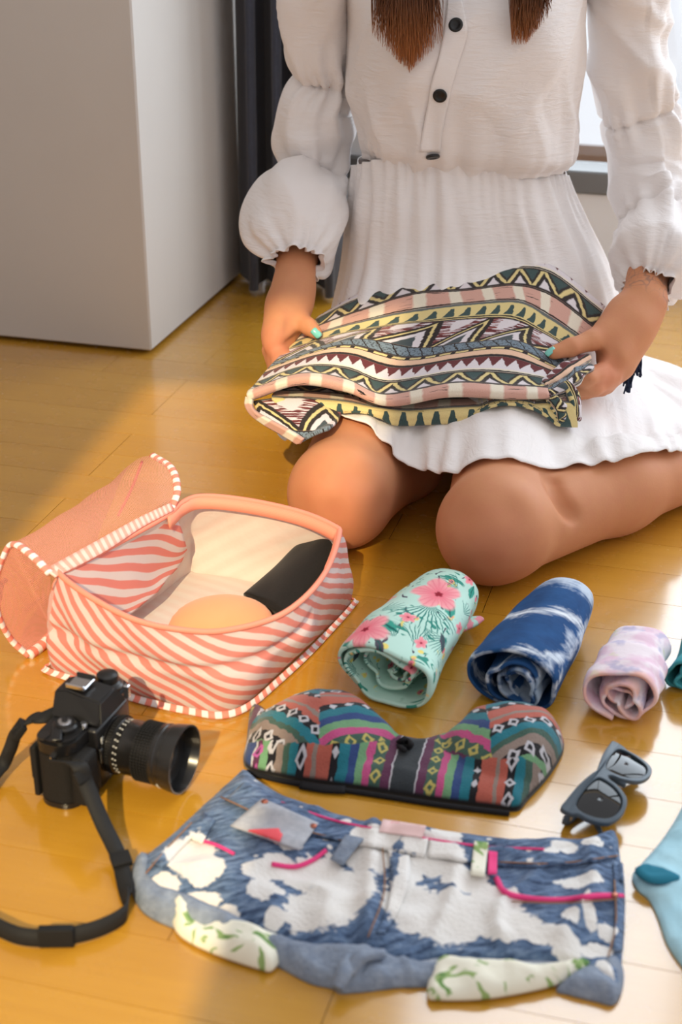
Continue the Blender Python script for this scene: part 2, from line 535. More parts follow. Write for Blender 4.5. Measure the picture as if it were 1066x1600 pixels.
m_wall = M('wall_paint', lambda c: c.mix(c.noise(c.pos()[3], 3, 4), (196, 190, 184), (206, 201, 196)), 0.75, bump=lambda c: (c.noise(c.pos()[3], 220, 2), 0.05, 0.001))
m_wallw = M('white_panel', (214, 212, 212), 0.6)
m_bar = M('window_metal', (104, 102, 100), 0.45, metallic=0.3)
def glass_mat():
    m = bpy.data.materials.new('window_glass'); m.use_nodes = True; nt = m.node_tree; nt.nodes.clear()
    o = nt.nodes.new('ShaderNodeOutputMaterial'); t = nt.nodes.new('ShaderNodeBsdfTransparent'); g = nt.nodes.new('ShaderNodeBsdfGlossy'); mx = nt.nodes.new('ShaderNodeMixShader')
    g.inputs['Roughness'].default_value = 0.02; mx.inputs[0].default_value = 0.05; t.inputs[0].default_value = (0.96, 0.98, 1, 1)
    nt.links.new(t.outputs[0], mx.inputs[1]); nt.links.new(g.outputs[0], mx.inputs[2]); nt.links.new(mx.outputs[0], o.inputs[0])
    return m
m_glass = glass_mat()

floor = struct(bm_obj('floor', box_bm(5.0, 5.0, 0.04, loc=(0.6, -0.6, -0.036)), m_sub, mtx=ROOM))
PW = 0.0765
random.seed(4)
plank_mesh = {}
def plank_data(L):
    if L not in plank_mesh:
        bm = box_bm(L - 0.0007, PW - 0.0006, 0.016, loc=(L / 2, 0, -0.008))
        me = bpy.data.meshes.new('plank'); bm.to_mesh(me); bm.free(); me.materials.append(m_wood); plank_mesh[L] = me
    return plank_mesh[L]
for i in range(-26, 9):
    x = -1.25 - random.choice((0, 0.15, 0.3, 0.45, 0.6))
    xend = 1.75 if i < 2 else 1.6
    while x < xend:
        L = random.choice((0.6, 0.75, 0.9))
        o = bpy.data.objects.new('plank', plank_data(L)); col.objects.link(o)
        o.matrix_world = ROOM @ Matrix.Translation((x, i * PW + 0.02, 0))
        par(o, floor); x += L

wl = struct(bm_obj('wall_left', box_bm(1.9, 0.60, 2.75, 0.003, 1, loc=(-0.95, 0.30, 2.75 / 2 + 0.007)), m_wall, mtx=ROOM))
bm_obj('shadow_gap', box_bm(1.88, 0.56, 0.012, loc=(-0.96, 0.30, 0.006)), M('plinth_shadow_gap', (60, 55, 50), 0.9), wl, mtx=ROOM)  # dark base colour stands for the shade in the gap under the wall
BW = 0.60        # back wall front face in room depth
bm = box_bm(2.5, 0.12, 0.175, 0.003, 1, loc=(1.25, BW + 0.06, 0.0875))
b2 = box_bm(0.27, 0.12, 2.58, loc=(0.135, BW + 0.06, 0.175 + 1.29)); me_ = bpy.data.meshes.new('tmp0'); b2.to_mesh(me_); bm.from_mesh(me_); b2.free()
b2 = box_bm(2.5, 0.12, 0.30, loc=(1.25, BW + 0.06, 2.60)); me_ = bpy.data.meshes.new('tmp'); b2.to_mesh(me_); bm.from_mesh(me_); b2.free()
struct(bm_obj('wall_back', bm, m_wallw, mtx=ROOM))
win = struct(empty('window_1', ROOM @ Vector((1.2, BW, 0.175))))
bm_obj('window_sill', box_bm(2.5, 0.09, 0.042, 0.003, 1, loc=(1.25, BW + 0.03, 0.197)), m_bar, win, mtx=ROOM)
bm_obj('window_head', box_bm(2.5, 0.06, 0.05, 0.003, 1, loc=(1.25, BW + 0.05, 2.425)), m_bar, win, mtx=ROOM)
for x in (0.29, 1.02, 1.75, 2.47): bm_obj('window_mullion', box_bm(0.05, 0.05, 2.182, 0.003, 1, loc=(x, BW + 0.05, 1.309)), m_bar, win, mtx=ROOM)
for x in (0.655, 1.385, 2.11): bm_obj('pane', box_bm(0.68, 0.006, 2.18, loc=(x, BW + 0.055, 1.309)), m_glass, win, mtx=ROOM)

# unseen wall behind the photographer, opening and height shaped to cut the sun patch
bm = box_bm(2.6, 0.15, 4.6, loc=(-0.956 - 1.3, -1.0, 2.3))
b2 = box_bm(3.64, 0.15, 2.05, loc=(0.86, -1.0, 3.575)); me_ = bpy.data.meshes.new('tmp2'); b2.to_mesh(me_); bm.from_mesh(me_); b2.free()
b2 = box_bm(0.95, 0.15, 2.6, loc=(-0.468 + 0.475, -1.0, 1.3)); me_ = bpy.data.meshes.new('tmp3'); b2.to_mesh(me_); bm.from_mesh(me_); b2.free()  # pier added to keep direct sun off the person and the rolls
struct(bm_obj('sun_mask_wall', bm, m_wall))

# unseen wall left of the frame, added to dim the floor's upper left
struct(bm_obj('added_shade_wall', box_bm(0.12, 3.55, 2.75, loc=(-1.06, 0.8, 1.375)), m_wall))

# curtain
def curtain():
    n, m = 160, 14
    s = np.linspace(0, 1, n); z = np.concatenate([np.linspace(0.012, 0.9, 8), np.linspace(1.0, 2.35, 6)])
    a = G(370, 462); b = G(540, 478)
    pts = np.zeros((n, m, 3))
    for j, zz in enumerate(z):
        amp = 0.062
        ph = s * 2 * math.pi * 4.3 + 0.4
        pts[:, j, 0] = a.x + (b.x - a.x) * s + 0.012 * np.sin(ph * 2) + 0.012 * zz * (1 - s)
        pts[:, j, 1] = a.y + 0.062 + (b.y - a.y) * s + amp * np.sin(ph) * (1 - 0.1 * zz)
        pts[:, j, 2] = zz
    m_c = M('curtain_cloth', lambda c: c.mix(c.noise(c.pos()[3], 300, 2), (50, 52, 62), (64, 66, 78)), 0.9, sheen=0.2)
    o = grid_obj('curtain', pts, m_c, thick=0.004)
    tag(o, 'dark grey floor length curtain hanging beside the white wall', 'curtain')
curtain()

# ------------------------------------------------------------------ packing bag
PINK = (242, 156, 144); BWHITE = (240, 230, 228)
def stripes(period, soft=0.12, k=0.6, a=PINK, b=BWHITE):
    def f(c):
        u, v, w, vec = c.attr()
        s = c.tri(v + u * k + 0.004 * (c.noise(vec, 40, 2) - 0.5), period)
        return c.mix(c.lt(s, 0.5, soft), b, a)
    return f
m_bag = M('striped_nylon', stripes(0.0150), 0.55, spec=0.35, trans=0.4, bump=lambda c: (c.noise(c.attr()[3], 60, 3), 0.25, 0.004))
m_trim = M('striped_trim', stripes(0.013, 0.1, 1.0), 0.6, spec=0.3)
def trimcol(c):
    u = c.attr()[0]
    return c.mix(c.lt(c.tri(u, 0.0135), 0.5, 0.12), BWHITE, (240, 140, 122))
m_trimx = M('cross_striped_binding', trimcol, 0.6)
m_zip = M('peach_zip_tape', lambda c: c.mix(c.lt(c.tri(c.attr()[1], 0.125), 0.3, 0.2) * 0.4, (246, 158, 132), (228, 132, 110)), 0.6)
m_pipe = M('peach_piping', (242, 150, 128), 0.6)
m_lining = M('white_lining', lambda c: c.mix(c.lt(c.tri(c.attr()[1] + c.attr()[0] * 0.6, 0.0205), 0.5, 0.5) * 0.16, (236, 226, 218), (230, 180, 166)), 0.5, trans=0.2, bump=lambda c: (c.noise(c.attr()[3], 45, 3), 0.3, 0.005))
def netalpha(c):
    u, v, w, vec = c.attr()
    p = 0.0027
    return c.mx(c.gt(c.tri(u + v, p), 0.66, 0.22), c.gt(c.tri(u - v, p), 0.66, 0.22)) * 0.95
m_net = M('peach_net', (255, 184, 164), 0.7, trans=0.4, alpha=netalpha)

bag = empty('packing_bag', G(300, 1000), 'pink and white striped packing bag with its net lid thrown open', 'bag')
base_px = [(84, 1046), (150, 1066), (230, 1090), (300, 1106), (345, 1112), (385, 1098), (430, 1058), (490, 1002), (541, 950), (540, 940), (480, 926), (400, 912), (310, 897), (292, 898), (230, 945), (150, 998), (95, 1035)]
base = GA([(a, b, 0.004) for a, b in base_px])
# rim, in step with the base points: (px, py, z)
rim_px = [(93, 896, 0.116), (140, 932, 0.110), (215, 970, 0.098), (300, 986, 0.092), (360, 984, 0.092), (430, 965, 0.094), (478, 932, 0.098), (512, 888, 0.102), (530, 836, 0.104), (522, 822, 0.106), (470, 800, 0.108), (390, 782, 0.110), (318, 775, 0.112), (285, 785, 0.112), (260, 806, 0.110), (185, 848, 0.112), (110, 888, 0.115)]
rim = GA(rim_px)
NB = 170
bl = cr(base, NB, True); rl = cr(rim, NB, True)
arc = np.concatenate([[0], np.cumsum(np.linalg.norm(np.diff(bl, axis=0), axis=1))])
cen = bl.mean(0)
def bag_wall(off, t0=0.0, t1=1.0, nr=26):
    T = np.linspace(t0, t1, nr); pts = np.zeros((nr, NB, 3)); uv = np.zeros((nr, NB, 2))
    out = bl - cen; out[:, 2] = 0; out /= np.linalg.norm(out, axis=1, keepdims=True)
    for i, t in enumerate(T):
        p = bl * (1 - t) + rl * t
        b = 0.010 * math.sin(math.pi * t)
        wr = 0.0035 * wob(arc * 45, t * 6.0, 3) * math.sin(math.pi * min(1, t * 1.1)) + 0.003 * np.sin(arc * 55 + 7 * t) * math.sin(math.pi * t)
        crease = -0.007 * np.exp(-((t - 0.55 - 0.7 * (arc - 0.15)) / 0.05) ** 2) * (arc < 0.32)
        pts[i] = p + out * (b + wr + crease + off)[:, None]
        uv[i, :, 0] = arc; uv[i, :, 1] = t * 0.105
    return pts, uv
p, uv = bag_wall(0.0)
body = grid_obj('side_wall', p, m_bag, bag, uv, cv=True)
p, uv = bag_wall(-0.0025, 0.02, 0.99)
grid_obj('lining', p, m_lining, bag, uv, cv=True, flip=True)
tube('zip_rim', [tuple(v) for v in rl[::3]], 0.0032, m_pipe, bag, 8, 200, closed=True)
# peach zip tape just inside the far rim
k = (np.arange(NB) >= int(NB * 7.2 / 17)) & (np.arange(NB) <= int(NB * 14.0 / 17))
inn = cen - rl; inn[:, 2] = 0; inn /= np.linalg.norm(inn, axis=1, keepdims=True)
zt = np.stack([rl + inn * 0.003, rl + inn * 0.006 - np.array([0, 0, 0.006]), rl + inn * 0.008 - np.array([0, 0, 0.013])], 0)[:, k]
zuv = np.zeros(zt.shape[:2] + (2,)); zuv[..., 0] = arc[k][None]; zuv[..., 1] = np.array([0, .5, 1])[:, None]
grid_obj('zip_tape', zt, m_zip, bag, zuv, thick=0.0012)
# base panel and striped flange
bm_ = np.concatenate([bl, [cen]])
fl = np.stack([cen[None] * (1 - t) + bl * t for t in np.linspace(0.02, 0.985, 12)]); fl[..., 2] = 0.006 + 0.0012 * wob(fl[..., 0] * 60, fl[..., 1] * 60, 9)
grid_obj('base_panel', fl, m_lining, bag, fl[..., :2] * 1.0, cv=True, flip=True)
out = bl - cen; out[:, 2] = 0; out /= np.linalg.norm(out, axis=1, keepdims=True)
fg = np.stack([bl + np.array([0, 0, 0.004]) + out * 0.006, bl + out * 0.008 + np.array([0, 0, 0.001]), bl + out * 0.0115 - np.array([0, 0, 0.001])])
fuv = np.zeros(fg.shape[:2] + (2,)); fuv[..., 0] = arc[None]; fuv[..., 1] = np.array([0, .5, 1])[:, None]
grid_obj('base_binding', fg, m_trimx, bag, fuv, cv=True, thick=0.0015, flip=True)
# striped flap on the hinge side, sloping into the bag
hp = np.array([GA([(97, 898, 0.113), (150, 868, 0.113), (210, 832, 0.112), (268, 800, 0.110)]),
               GA([(125, 930, 0.085), (180, 893, 0.085), (235, 850, 0.085), (282, 822, 0.088)]),
               GA([(160, 965, 0.05), (215, 925, 0.05), (255, 880, 0.052), (290, 850, 0.06)]),
               GA([(182, 975, 0.035), (235, 935, 0.035), (275, 890, 0.035), (292, 860, 0.045)])])
hp = surf(hp, 24, 40)
hp[..., 2] += 0.0012 * wob(hp[..., 0] * 90, hp[..., 1] * 90, 5)
huv = np.zeros(hp.shape[:2] + (2,)); huv[..., 0] = np.linspace(0, 0.2, 40)[None]; huv[..., 1] = np.linspace(0.3, 0.2, 24)[:, None]
m_flap = M('striped_flap', stripes(0.0280, 0.12, 0.72), 0.6, trans=0.4)
grid_obj('inner_flap', hp, m_flap, bag, huv, thick=0.001)
# net lid thrown open
near = GA([(78, 896, 0.118), (50, 868, 0.130), (20, 850, 0.132), (4, 872, 0.118), (-8, 915, 0.090), (-2, 962, 0.055), (18, 1000, 0.022), (45, 1024, 0.003)])
far = GA([(268, 794, 0.113), (277, 766, 0.126), (268, 732, 0.137), (238, 711, 0.137), (205, 725, 0.115), (170, 790, 0.075), (150, 850, 0.035), (140, 895, 0.004)])
lid_rows = []
for t in np.linspace(0, 1, 7):
    r_ = near * (1 - t) + far * t
    r_[:, 2] += 0.004 * math.sin(math.pi * t) * np.array([0, 1, 1, 1, 0, 0, 0, 0])
    lid_rows.append(r_)
lp = surf(np.array(lid_rows), 60, 64)
lp += normals(lp) * (0.0022 * wob(lp[..., 0] * 55, lp[..., 1] * 55 + lp[..., 2] * 40, 12))[..., None]
luv = np.zeros(lp.shape[:2] + (2,))
luv[..., 0] = np.concatenate([[0], np.cumsum(np.linalg.norm(np.diff(lp[:, 30], axis=0), axis=1))])[:, None]
luv[..., 1] = np.concatenate([[0], np.cumsum(np.linalg.norm(np.diff(lp[30], axis=0), axis=1))])[None]
lid = grid_obj('net_lid', lp, m_net, bag, luv)
# striped hinge strip, end bindings, net end panel
hs = surf(np.array([GA([(70, 890, 0.121), (150, 846, 0.124), (215, 810, 0.122), (266, 786, 0.120)]), GA([(86, 902, 0.116), (160, 864, 0.116), (222, 824, 0.115), (271, 798, 0.113)])]), 4, 60)
hsu = np.zeros(hs.shape[:2] + (2,)); hsu[..., 0] = np.linspace(0, 0.26, 60)[None]
m_hinge = M('striped_hinge', lambda c: c.mix(c.lt(c.tri(c.attr()[0], 0.012), 0.5, 0.15), (248, 205, 196), (244, 166, 152)), 0.6)
grid_obj('hinge_strip', hs, m_hinge, bag, hsu, thick=0.002)
tube('end_binding', [tuple(v) for v in near], 0.005, m_trimx, bag, 8, 70, flat=0.6)
tube('end_binding', [tuple(v) for v in far[:4]], 0.0045, m_trimx, bag, 8, 40, flat=0.6)
tube('end_binding', [tuple(G(45, 1024, 0.004)), tuple(G(66, 1008, 0.006)), tuple(G(84, 988, 0.012))], 0.006, m_trimx, bag, 8, 20)
npol = cr(near, 40); apex = np.array(list(G(84, 990, 0.012)))
ep = np.stack([npol * (1 - t) + apex * t for t in np.linspace(0, 1, 12)])
epu = np.zeros(ep.shape[:2] + (2,)); epu[..., 0] = ep[..., 0] + ep[..., 1]; epu[..., 1] = ep[..., 2] * 1.2
grid_obj('net_end_panel', ep, m_net, bag, epu)
tube('net_seam', [tuple(G(222, 722, 0.137)), tuple(G(205, 765, 0.132)), tuple(G(185, 805, 0.127))], 0.0018, M('dark_pink_seam', (214, 110, 100), 0.8), bag, 6, 20)
tube('cord_loop', [tuple(G(-2, 940, 0.05)), tuple(G(2, 915, 0.07)), tuple(G(10, 905, 0.075))], 0.003, M('black_cord', (20, 20, 22), 0.6), bag, 8, 12)
tube('loose_thread', [tuple(G(90, 900, 0.115)), tuple(G(82, 915, 0.105)), tuple(G(84, 928, 0.09))], 0.0006, m_pipe, bag, 5, 14)

# contents of the bag
m_peach = M('peach_foam', lambda c: c.mix(c.noise(c.pos()[3], 30, 2), (240, 160, 112), (244, 168, 122)), 0.8, sheen=0.2)
ol = GA([(255, 985, 0.02), (290, 958, 0.02), (335, 938, 0.02), (375, 945, 0.02), (420, 965, 0.02), (440, 985, 0.02), (430, 1020, 0.02), (385, 1052, 0.02), (310, 1045, 0.02), (262, 1020, 0.02)])
pc = ol.mean(0)
def hpeach(x, y, d):
    r = np.hypot((x - pc[0]) / 0.075, (y - pc[1]) / 0.065)
    return 0.010 + 0.050 * np.clip(1 - r ** 2, 0, 1) ** 0.6 * np.clip(d / 0.012, 0, 1) ** 0.5
tag(slab('bra_cup', ol, hpeach, m_peach, res=0.006, zbase=0.008), 'smooth peach moulded cup lying inside the striped bag', 'bra')
m_black = M('black_knit', lambda c: c.mix(c.noise(c.pos()[3], 400, 2), (18, 17, 19), (30, 29, 31)), 0.9, sheen=0.15)
bk = np.array([GA([(400, 955, 0.018), (440, 915, 0.024), (478, 878, 0.032), (500, 862, 0.040)]),
               GA([(382, 930, 0.026), (424, 890, 0.038), (462, 853, 0.056), (486, 840, 0.066)]),
               GA([(398, 930, 0.034), (440, 892, 0.048), (478, 856, 0.066), (500, 841, 0.076)]),
               GA([(428, 940, 0.036), (466, 906, 0.050), (500, 868, 0.068), (517, 845, 0.078)]),
               GA([(446, 962, 0.026), (484, 926, 0.038), (510, 890, 0.052), (521, 862, 0.062)])])
bp = surf(bk, 40, 40, False, True)
bp += normals(bp, True) * (0.0015 * wob(bp[..., 0] * 120, bp[..., 1] * 60, 21))[..., None]
o = grid_obj('black_garment', bp, m_black, cu=True)
bmx = bmesh.new(); bmx.from_mesh(o.data); bmesh.ops.holes_fill(bmx, edges=[e for e in bmx.edges if e.is_boundary]); bmesh.ops.recalc_face_normals(bmx, faces=bmx.faces); bmx.to_mesh(o.data); bmx.free()
tag(o, 'black folded garment tucked into the corner of the striped bag', 'clothing')

# ------------------------------------------------------------------ rolled garments
def flow(c, u, v, cu, cv, R, n=5, ph=0.0, stretch=1.0):
    """mask of a petalled flower and its radius field"""
    x = u - cu; y = (v - cv) * stretch
    r = c.sqrt(x * x + y * y); th = c.atan2(y, x)
    pet = 0.62 + 0.38 * c.absx(c.cos(th * (n / 2.0) + ph))
    q = r / (pet * R)
    return c.lt(q, 1.0, 0.18), q, th
def frond(c, u, v, cu, cv, R, ang, spread, n):
    x = u - cu; y = v - cv; ca, sa = math.cos(ang), math.sin(ang)
    a = x * ca + y * sa; b = y * ca - x * sa
    r = c.sqrt(x * x + y * y); th = c.atan2(b, a)
    s = c.tri(th + 10.0, spread / n)
    rr = r * (1.0 / R)
    w = 0.62 - 0.5 * rr
    return c.lt(s, w, 0.25) * c.lt(c.absx(th), spread, 0.05) * c.lt(r, R, 0.004) * c.gt(r, R * 0.12, 0.002)
def leaf(c, u, v, cu, cv, L, wd, ang):
    x = u - cu; y = v - cv; ca, sa = math.cos(ang), math.sin(ang)
    a = (x * ca + y * sa) * (1.0 / L); b = (y * ca - x * sa) * (1.0 / wd)
    k = 1.0 - a * a
    return c.lt(c.absx(b), k, 0.25) * c.gt(k, 0.02, 0.1), b
def roll(name, label, near, far, wn, wf, hn, hf, turns, inner, mat_fn, seed=0, thick=0.0032, tuck=0.0, squash=0.0, lean=0.0, nseg=None, rough=0.85):
    a = G(*near); b = G(*far); ax = (b - a); L = ax.length; ax.normalize(); sd_ = Vector((ax.y, -ax.x, 0))
    nth = int(70 * turns); nv = 46
    s = np.linspace(0, 1, nth); th = s * turns * 2 * math.pi
    th = th - th[-1] - math.pi * 0.55           # the free edge ends underneath
    rad = inner + (1 - inner) * s ** 0.9
    irr = 1 + (0.05 + 0.22 * (1 - s)) * (np.sin(2 * th + seed) * 0.6 + np.sin(3 * th + 2.1 * seed) * 0.5 + 0.35 * np.sin(5 * th + seed * 1.7))
    last = np.clip((s - (1 - 1.0 / turns)) * turns, 0, 1)
    T = np.linspace(0, 1, nv)
    pts = np.zeros((nth, nv, 3)); uv = np.zeros((nth, nv, 2))
    for j, t in enumerate(T):
        w = wn * (1 - t) + wf * t; h = hn * (1 - t) + hf * t
        end = min(t, 1 - t)
        tap = 1 - 0.10 * math.exp(-((1 - t) / 0.05)) - 0.05 * math.exp(-(t / 0.03))
        cx = np.cos(th); sn = np.sin(th)
        ex = np.sign(cx) * np.abs(cx) ** (0.92); ez = np.sign(sn) * np.abs(sn) ** 0.95
        iw = 1 + (irr - 1) * (1 - 0.5 * t); x = w * rad * ex * tap * iw; z = h * rad * ez * tap * iw - (1 - s) * h * 0.25
        x = x * (1 - squash * (z > 0) * (z / h) ** 2)
        x += lean * (z / h) * w
        wr = wob(th * 1.3 + t * 2.2, t * 5.0 + seed, seed, 7, 1.1) * (0.0030 + 0.0050 * (1 - s)) + 0.0024 * ridge(th * 1.1 + t * 1.5, t * 6.0, seed + 31) * (0.5 + 0.5 * s) + wob(th * 2.4, t * 14.0, seed + 5, 6, 1.0) * 0.0011
        x += wr * ex; z += wr * ez
        zc = h * 1.0
        jag = (0.009 * wob(th * 0.8, th * 0.0 + seed, seed + 2) + (1 - rad) * 0.012) * (1 - t) ** 4 + 0.006 * wob(th, th * 0, seed + 8) * t ** 4
        al = t * L + jag
        z = np.maximum(z + zc, 0.003 + 0.002 * (1 - last))
        pts[:, j, 0] = a.x + ax.x * al + sd_.x * x; pts[:, j, 1] = a.y + ax.y * al + sd_.y * x; pts[:, j, 2] = z
        uv[:, j, 0] = th * (wn + hn) / 2; uv[:, j, 1] = t * L
    o = grid_obj(name, pts, None, None, uv)
    b_ = bvh_of(o)
    o.data.materials.append(mat_fn(o, b_))
    solid(o, thick, -1.0 if False else 0.0)
    return tag(o, label, 'rolled clothing')

def mint_mat(o, bv):
    q = lambda x, y: uv_at(o, bv, x, y)
    def f(c):
        u, v, w, vec = c.attr()
        d = 0.004 * (c.noise(vec, 120, 2) - 0.5)
        u2, v2 = u + d, v - d
        k = c.mix(c.noise(vec, 20, 2), (186, 226, 212), (200, 234, 222))
        # scattered little leaves, yellow blooms and buds everywhere
        vo = c.voro(vec, 62.0)
        hue = c.voro(vec, 62.0, 'F1', 'Color')
        n1 = c.noise(vec, 26, 2)
        g2 = c.noise(c.vec(u * 0.8 + v * 0.7, v * 2.2 - u * 0.5), 40, 1, 0.5, 1.2)
        k = c.mix(c.gt(g2, 0.60, 0.03) * c.gt(n1, 0.50, 0.04), k, (58, 146, 130))
        k = c.mix(c.gt(c.noise(c.vec(u * 2.2 - v, v * 1.2 + u), 30, 1, 0.5, 1.2), 0.70, 0.02), k, (84, 86, 98))
        k = c.mix(c.lt(vo, 0.30, 0.08) * c.gt(c.noise(vec, 34, 1), 0.56, 0.03), k, (240, 222, 122))
        k = c.mix(c.lt(vo, 0.26, 0.08) * c.lt(c.noise(vec, 31, 1), 0.43, 0.03), k, (240, 132, 150))
        k = c.mix(c.lt(vo, 0.08, 0.04) * c.gt(c.noise(vec, 34, 1), 0.56, 0.03), k, (120, 60, 60))
        for (x, y, R, a, s, n) in ((672, 945, 0.052, -1.9, 1.0, 6), (715, 925, 0.03, 0.3, 0.8, 4), (560, 1050, 0.04, -2.4, 0.7, 4), (640, 905, 0.03, 2.5, 0.8, 4), (590, 960, 0.03, 2.2, 0.7, 3), (575, 1020, 0.028, -0.8, 0.7, 3), (620, 1000, 0.022, 0.9, 0.7, 3), (660, 980, 0.022, -2.8, 0.6, 3), (720, 960, 0.024, 1.7, 0.7, 3), (700, 1000, 0.035, -1.2, 0.6, 4), (645, 1010, 0.03, 1.2, 0.6, 3)):
            cu, cv = q(x, y)
            k = c.mix(frond(c, u2, v2, cu, cv, R, a, s, n), k, (34, 128, 118))
        for (x, y, L, wd, a) in ((600, 975, 0.02, 0.009, 0.4), (703, 955, 0.016, 0.008, 1.1), (640, 905, 0.014, 0.007, -0.5), (590, 1010, 0.013, 0.004, 1.0), (557, 1020, 0.014, 0.004, 1.9), (690, 1005, 0.014, 0.004, 0.7), (660, 895, 0.02, 0.004, 0.1), (735, 925, 0.014, 0.006, 1.4)):
            cu, cv = q(x, y); lf, b = leaf(c, u2, v2, cu, cv, L, wd, a)
            k = c.mix(lf, k, (60, 160, 142) if wd > 0.005 else (84, 84, 96))
            k = c.mix(lf * c.lt(c.absx(b), 0.14, 0.1), k, (20, 96, 90))
        for (x, y, R, ph) in ((682, 930, 0.030, 0.3), (572, 985, 0.027, 1.0), (525, 1035, 0.014, 0.0), (640, 968, 0.008, 0.5), (612, 938, 0.009, 0.1), (715, 985, 0.009, 0.9), (610, 1040, 0.009, 0.4), (658, 1005, 0.009, 0.6), (733, 907, 0.010, 0.2), (640, 1045, 0.012, 1.4)):
            cu, cv = q(x, y); mk, r, th = flow(c, u2, v2, cu, cv, R, 5, ph, 0.9)
            pk = c.mix(r, (238, 106, 128), (250, 176, 180))
            pk = c.mix(c.gt(c.sin(th * 22.0), 0.6, 0.4) * c.gt(r, 0.35, 0.1) * 0.5, pk, (236, 120, 140))
            k = c.mix(mk, k, pk)
            k = c.mix(c.lt(r, 0.16, 0.08), k, (150, 26, 48))
        return k
    return M('mint_floral_cotton', f, 0.85, bump=lambda c: (c.noise(c.attr()[3], 300, 2), 0.1, 0.001))
def tie_mat(o, bv):
    q = lambda x, y: uv_at(o, bv, x, y)
    v1 = q(825, 955)[1]; v2 = q(800, 1012)[1]
    def f(c):
        u, v, w, vec = c.attr()
        n = c.noise(vec, 26, 4, 0.6, 0.6) - 0.5
        fi = c.noise(c.vec(u * 0.35, v * 2.2), 70, 4, 0.6) - 0.5
        k = c.mix(c.noise(vec, 38, 4, 0.6), (16, 46, 90), (40, 92, 148))
        d1 = c.absx(v + n * 0.05 + 0.012 * c.sin(u * 55.0) - v1); d2 = c.absx(v + n * 0.06 - 0.016 * c.sin(u * 48.0 + 1.2) - v2)
        k = c.mix(c.lt(d1 + fi * 0.04, 0.006, 0.016), k, (226, 232, 238))
        k = c.mix(c.lt(d2 + fi * 0.04, 0.003, 0.014), k, (222, 230, 238))
        d3 = c.absx(u + n * 0.09 + v * 0.25 - (q(905, 1000)[0] + 0.25 * q(905, 1000)[1]))
        k = c.mix(c.lt(d3 + fi * 0.03, 0.006, 0.02) * 0.85, k, (214, 224, 236))
        k = c.mix(c.gt(v + n * 0.06 + fi * 0.05, q(850, 925)[1] + 0.022, 0.02) * 0.8, k, (206, 218, 232))
        inner = c.lt(u, float(q(880, 940)[0] - 0.30), 0.03)
        k = c.mix(inner * c.gt(c.noise(vec, 24, 2), 0.5, 0.1), k, (150, 166, 184))
        return k
    return M('indigo_tie_dye', f, 0.88, bump=lambda c: (c.noise(c.vec(c.attr()[0] * 0.6, c.attr()[1] * 2.0), 120, 3), 0.15, 0.002))
def pale_mat(o, bv):
    q = lambda x, y: uv_at(o, bv, x, y)
    vn = q(950, 1050)[1]
    def f(c):
        u, v, w, vec = c.attr()
        k = c.mix(c.gt(c.noise(vec, 24, 3, 0.6), 0.52, 0.12), (236, 224, 230), (226, 196, 212))
        k = c.mix(c.gt(c.noise(c.vec(u, v, 4.0), 30, 3, 0.6), 0.60, 0.08) * 0.8, k, (184, 178, 206))
        k = c.mix(c.lt(v + 0.05 * (c.noise(vec, 30, 2) - 0.5), vn, 0.02) * c.gt(c.noise(c.vec(u, v, 9.0), 22, 2), 0.45, 0.1) * 0.85, k, (236, 178, 160))
        k = c.mix(c.gt(c.noise(c.vec(u, v, 14.0), 34, 2), 0.66, 0.06) * 0.6, k, (216, 222, 170))
        return k
    return M('pale_tie_dye', f, 0.9, bump=lambda c: (c.noise(c.attr()[3], 150, 3), 0.2, 0.002))

roll('rolled_shirt', 'mint green rolled shirt printed with pink flowers and teal leaves', (606, 1100), (700, 968), 0.062, 0.046, 0.040, 0.034, 3.3, 0.10, mint_mat, 3, squash=0.0)
mint = [o for o in col.objects if o.name == 'rolled_shirt'][0]
tube('loose_corner', [tuple(G(712, 985, 0.022)), tuple(G(735, 972, 0.020)), tuple(G(752, 966, 0.018))], [0.007, 0.010, 0.005], M('mint_pink_corner', lambda c: c.mix(c.gt(c.noise(c.pos()[3], 80, 2), 0.5, 0.05), (192, 226, 214), (238, 150, 162)), 0.85), mint, 12, 16, flat=0.5)
roll('rolled_shirt', 'navy blue and white tie-dyed rolled shirt', (803, 1116), (878, 982), 0.055, 0.046, 0.037, 0.034, 3.6, 0.08, tie_mat, 11)
roll('rolled_shirt', 'small pale pink and lilac tie-dyed rolled shirt', (968, 1130), (1005, 1030), 0.043, 0.036, 0.029, 0.025, 2.9, 0.10, pale_mat, 23)
# loose ends of the mint roll
# teal roll cut by the picture's edge
m_teal = lambda o, bv: M('teal_cotton', lambda c: c.mix(c.noise(c.attr()[3], 40, 3), (44, 128, 140), (78, 170, 178)), 0.85)
roll('rolled_shirt', 'plain teal rolled shirt beside the pale tie-dyed roll', (1078, 1086), (1112, 1000), 0.028, 0.028, 0.022, 0.02, 2.4, 0.2, m_teal, 31)

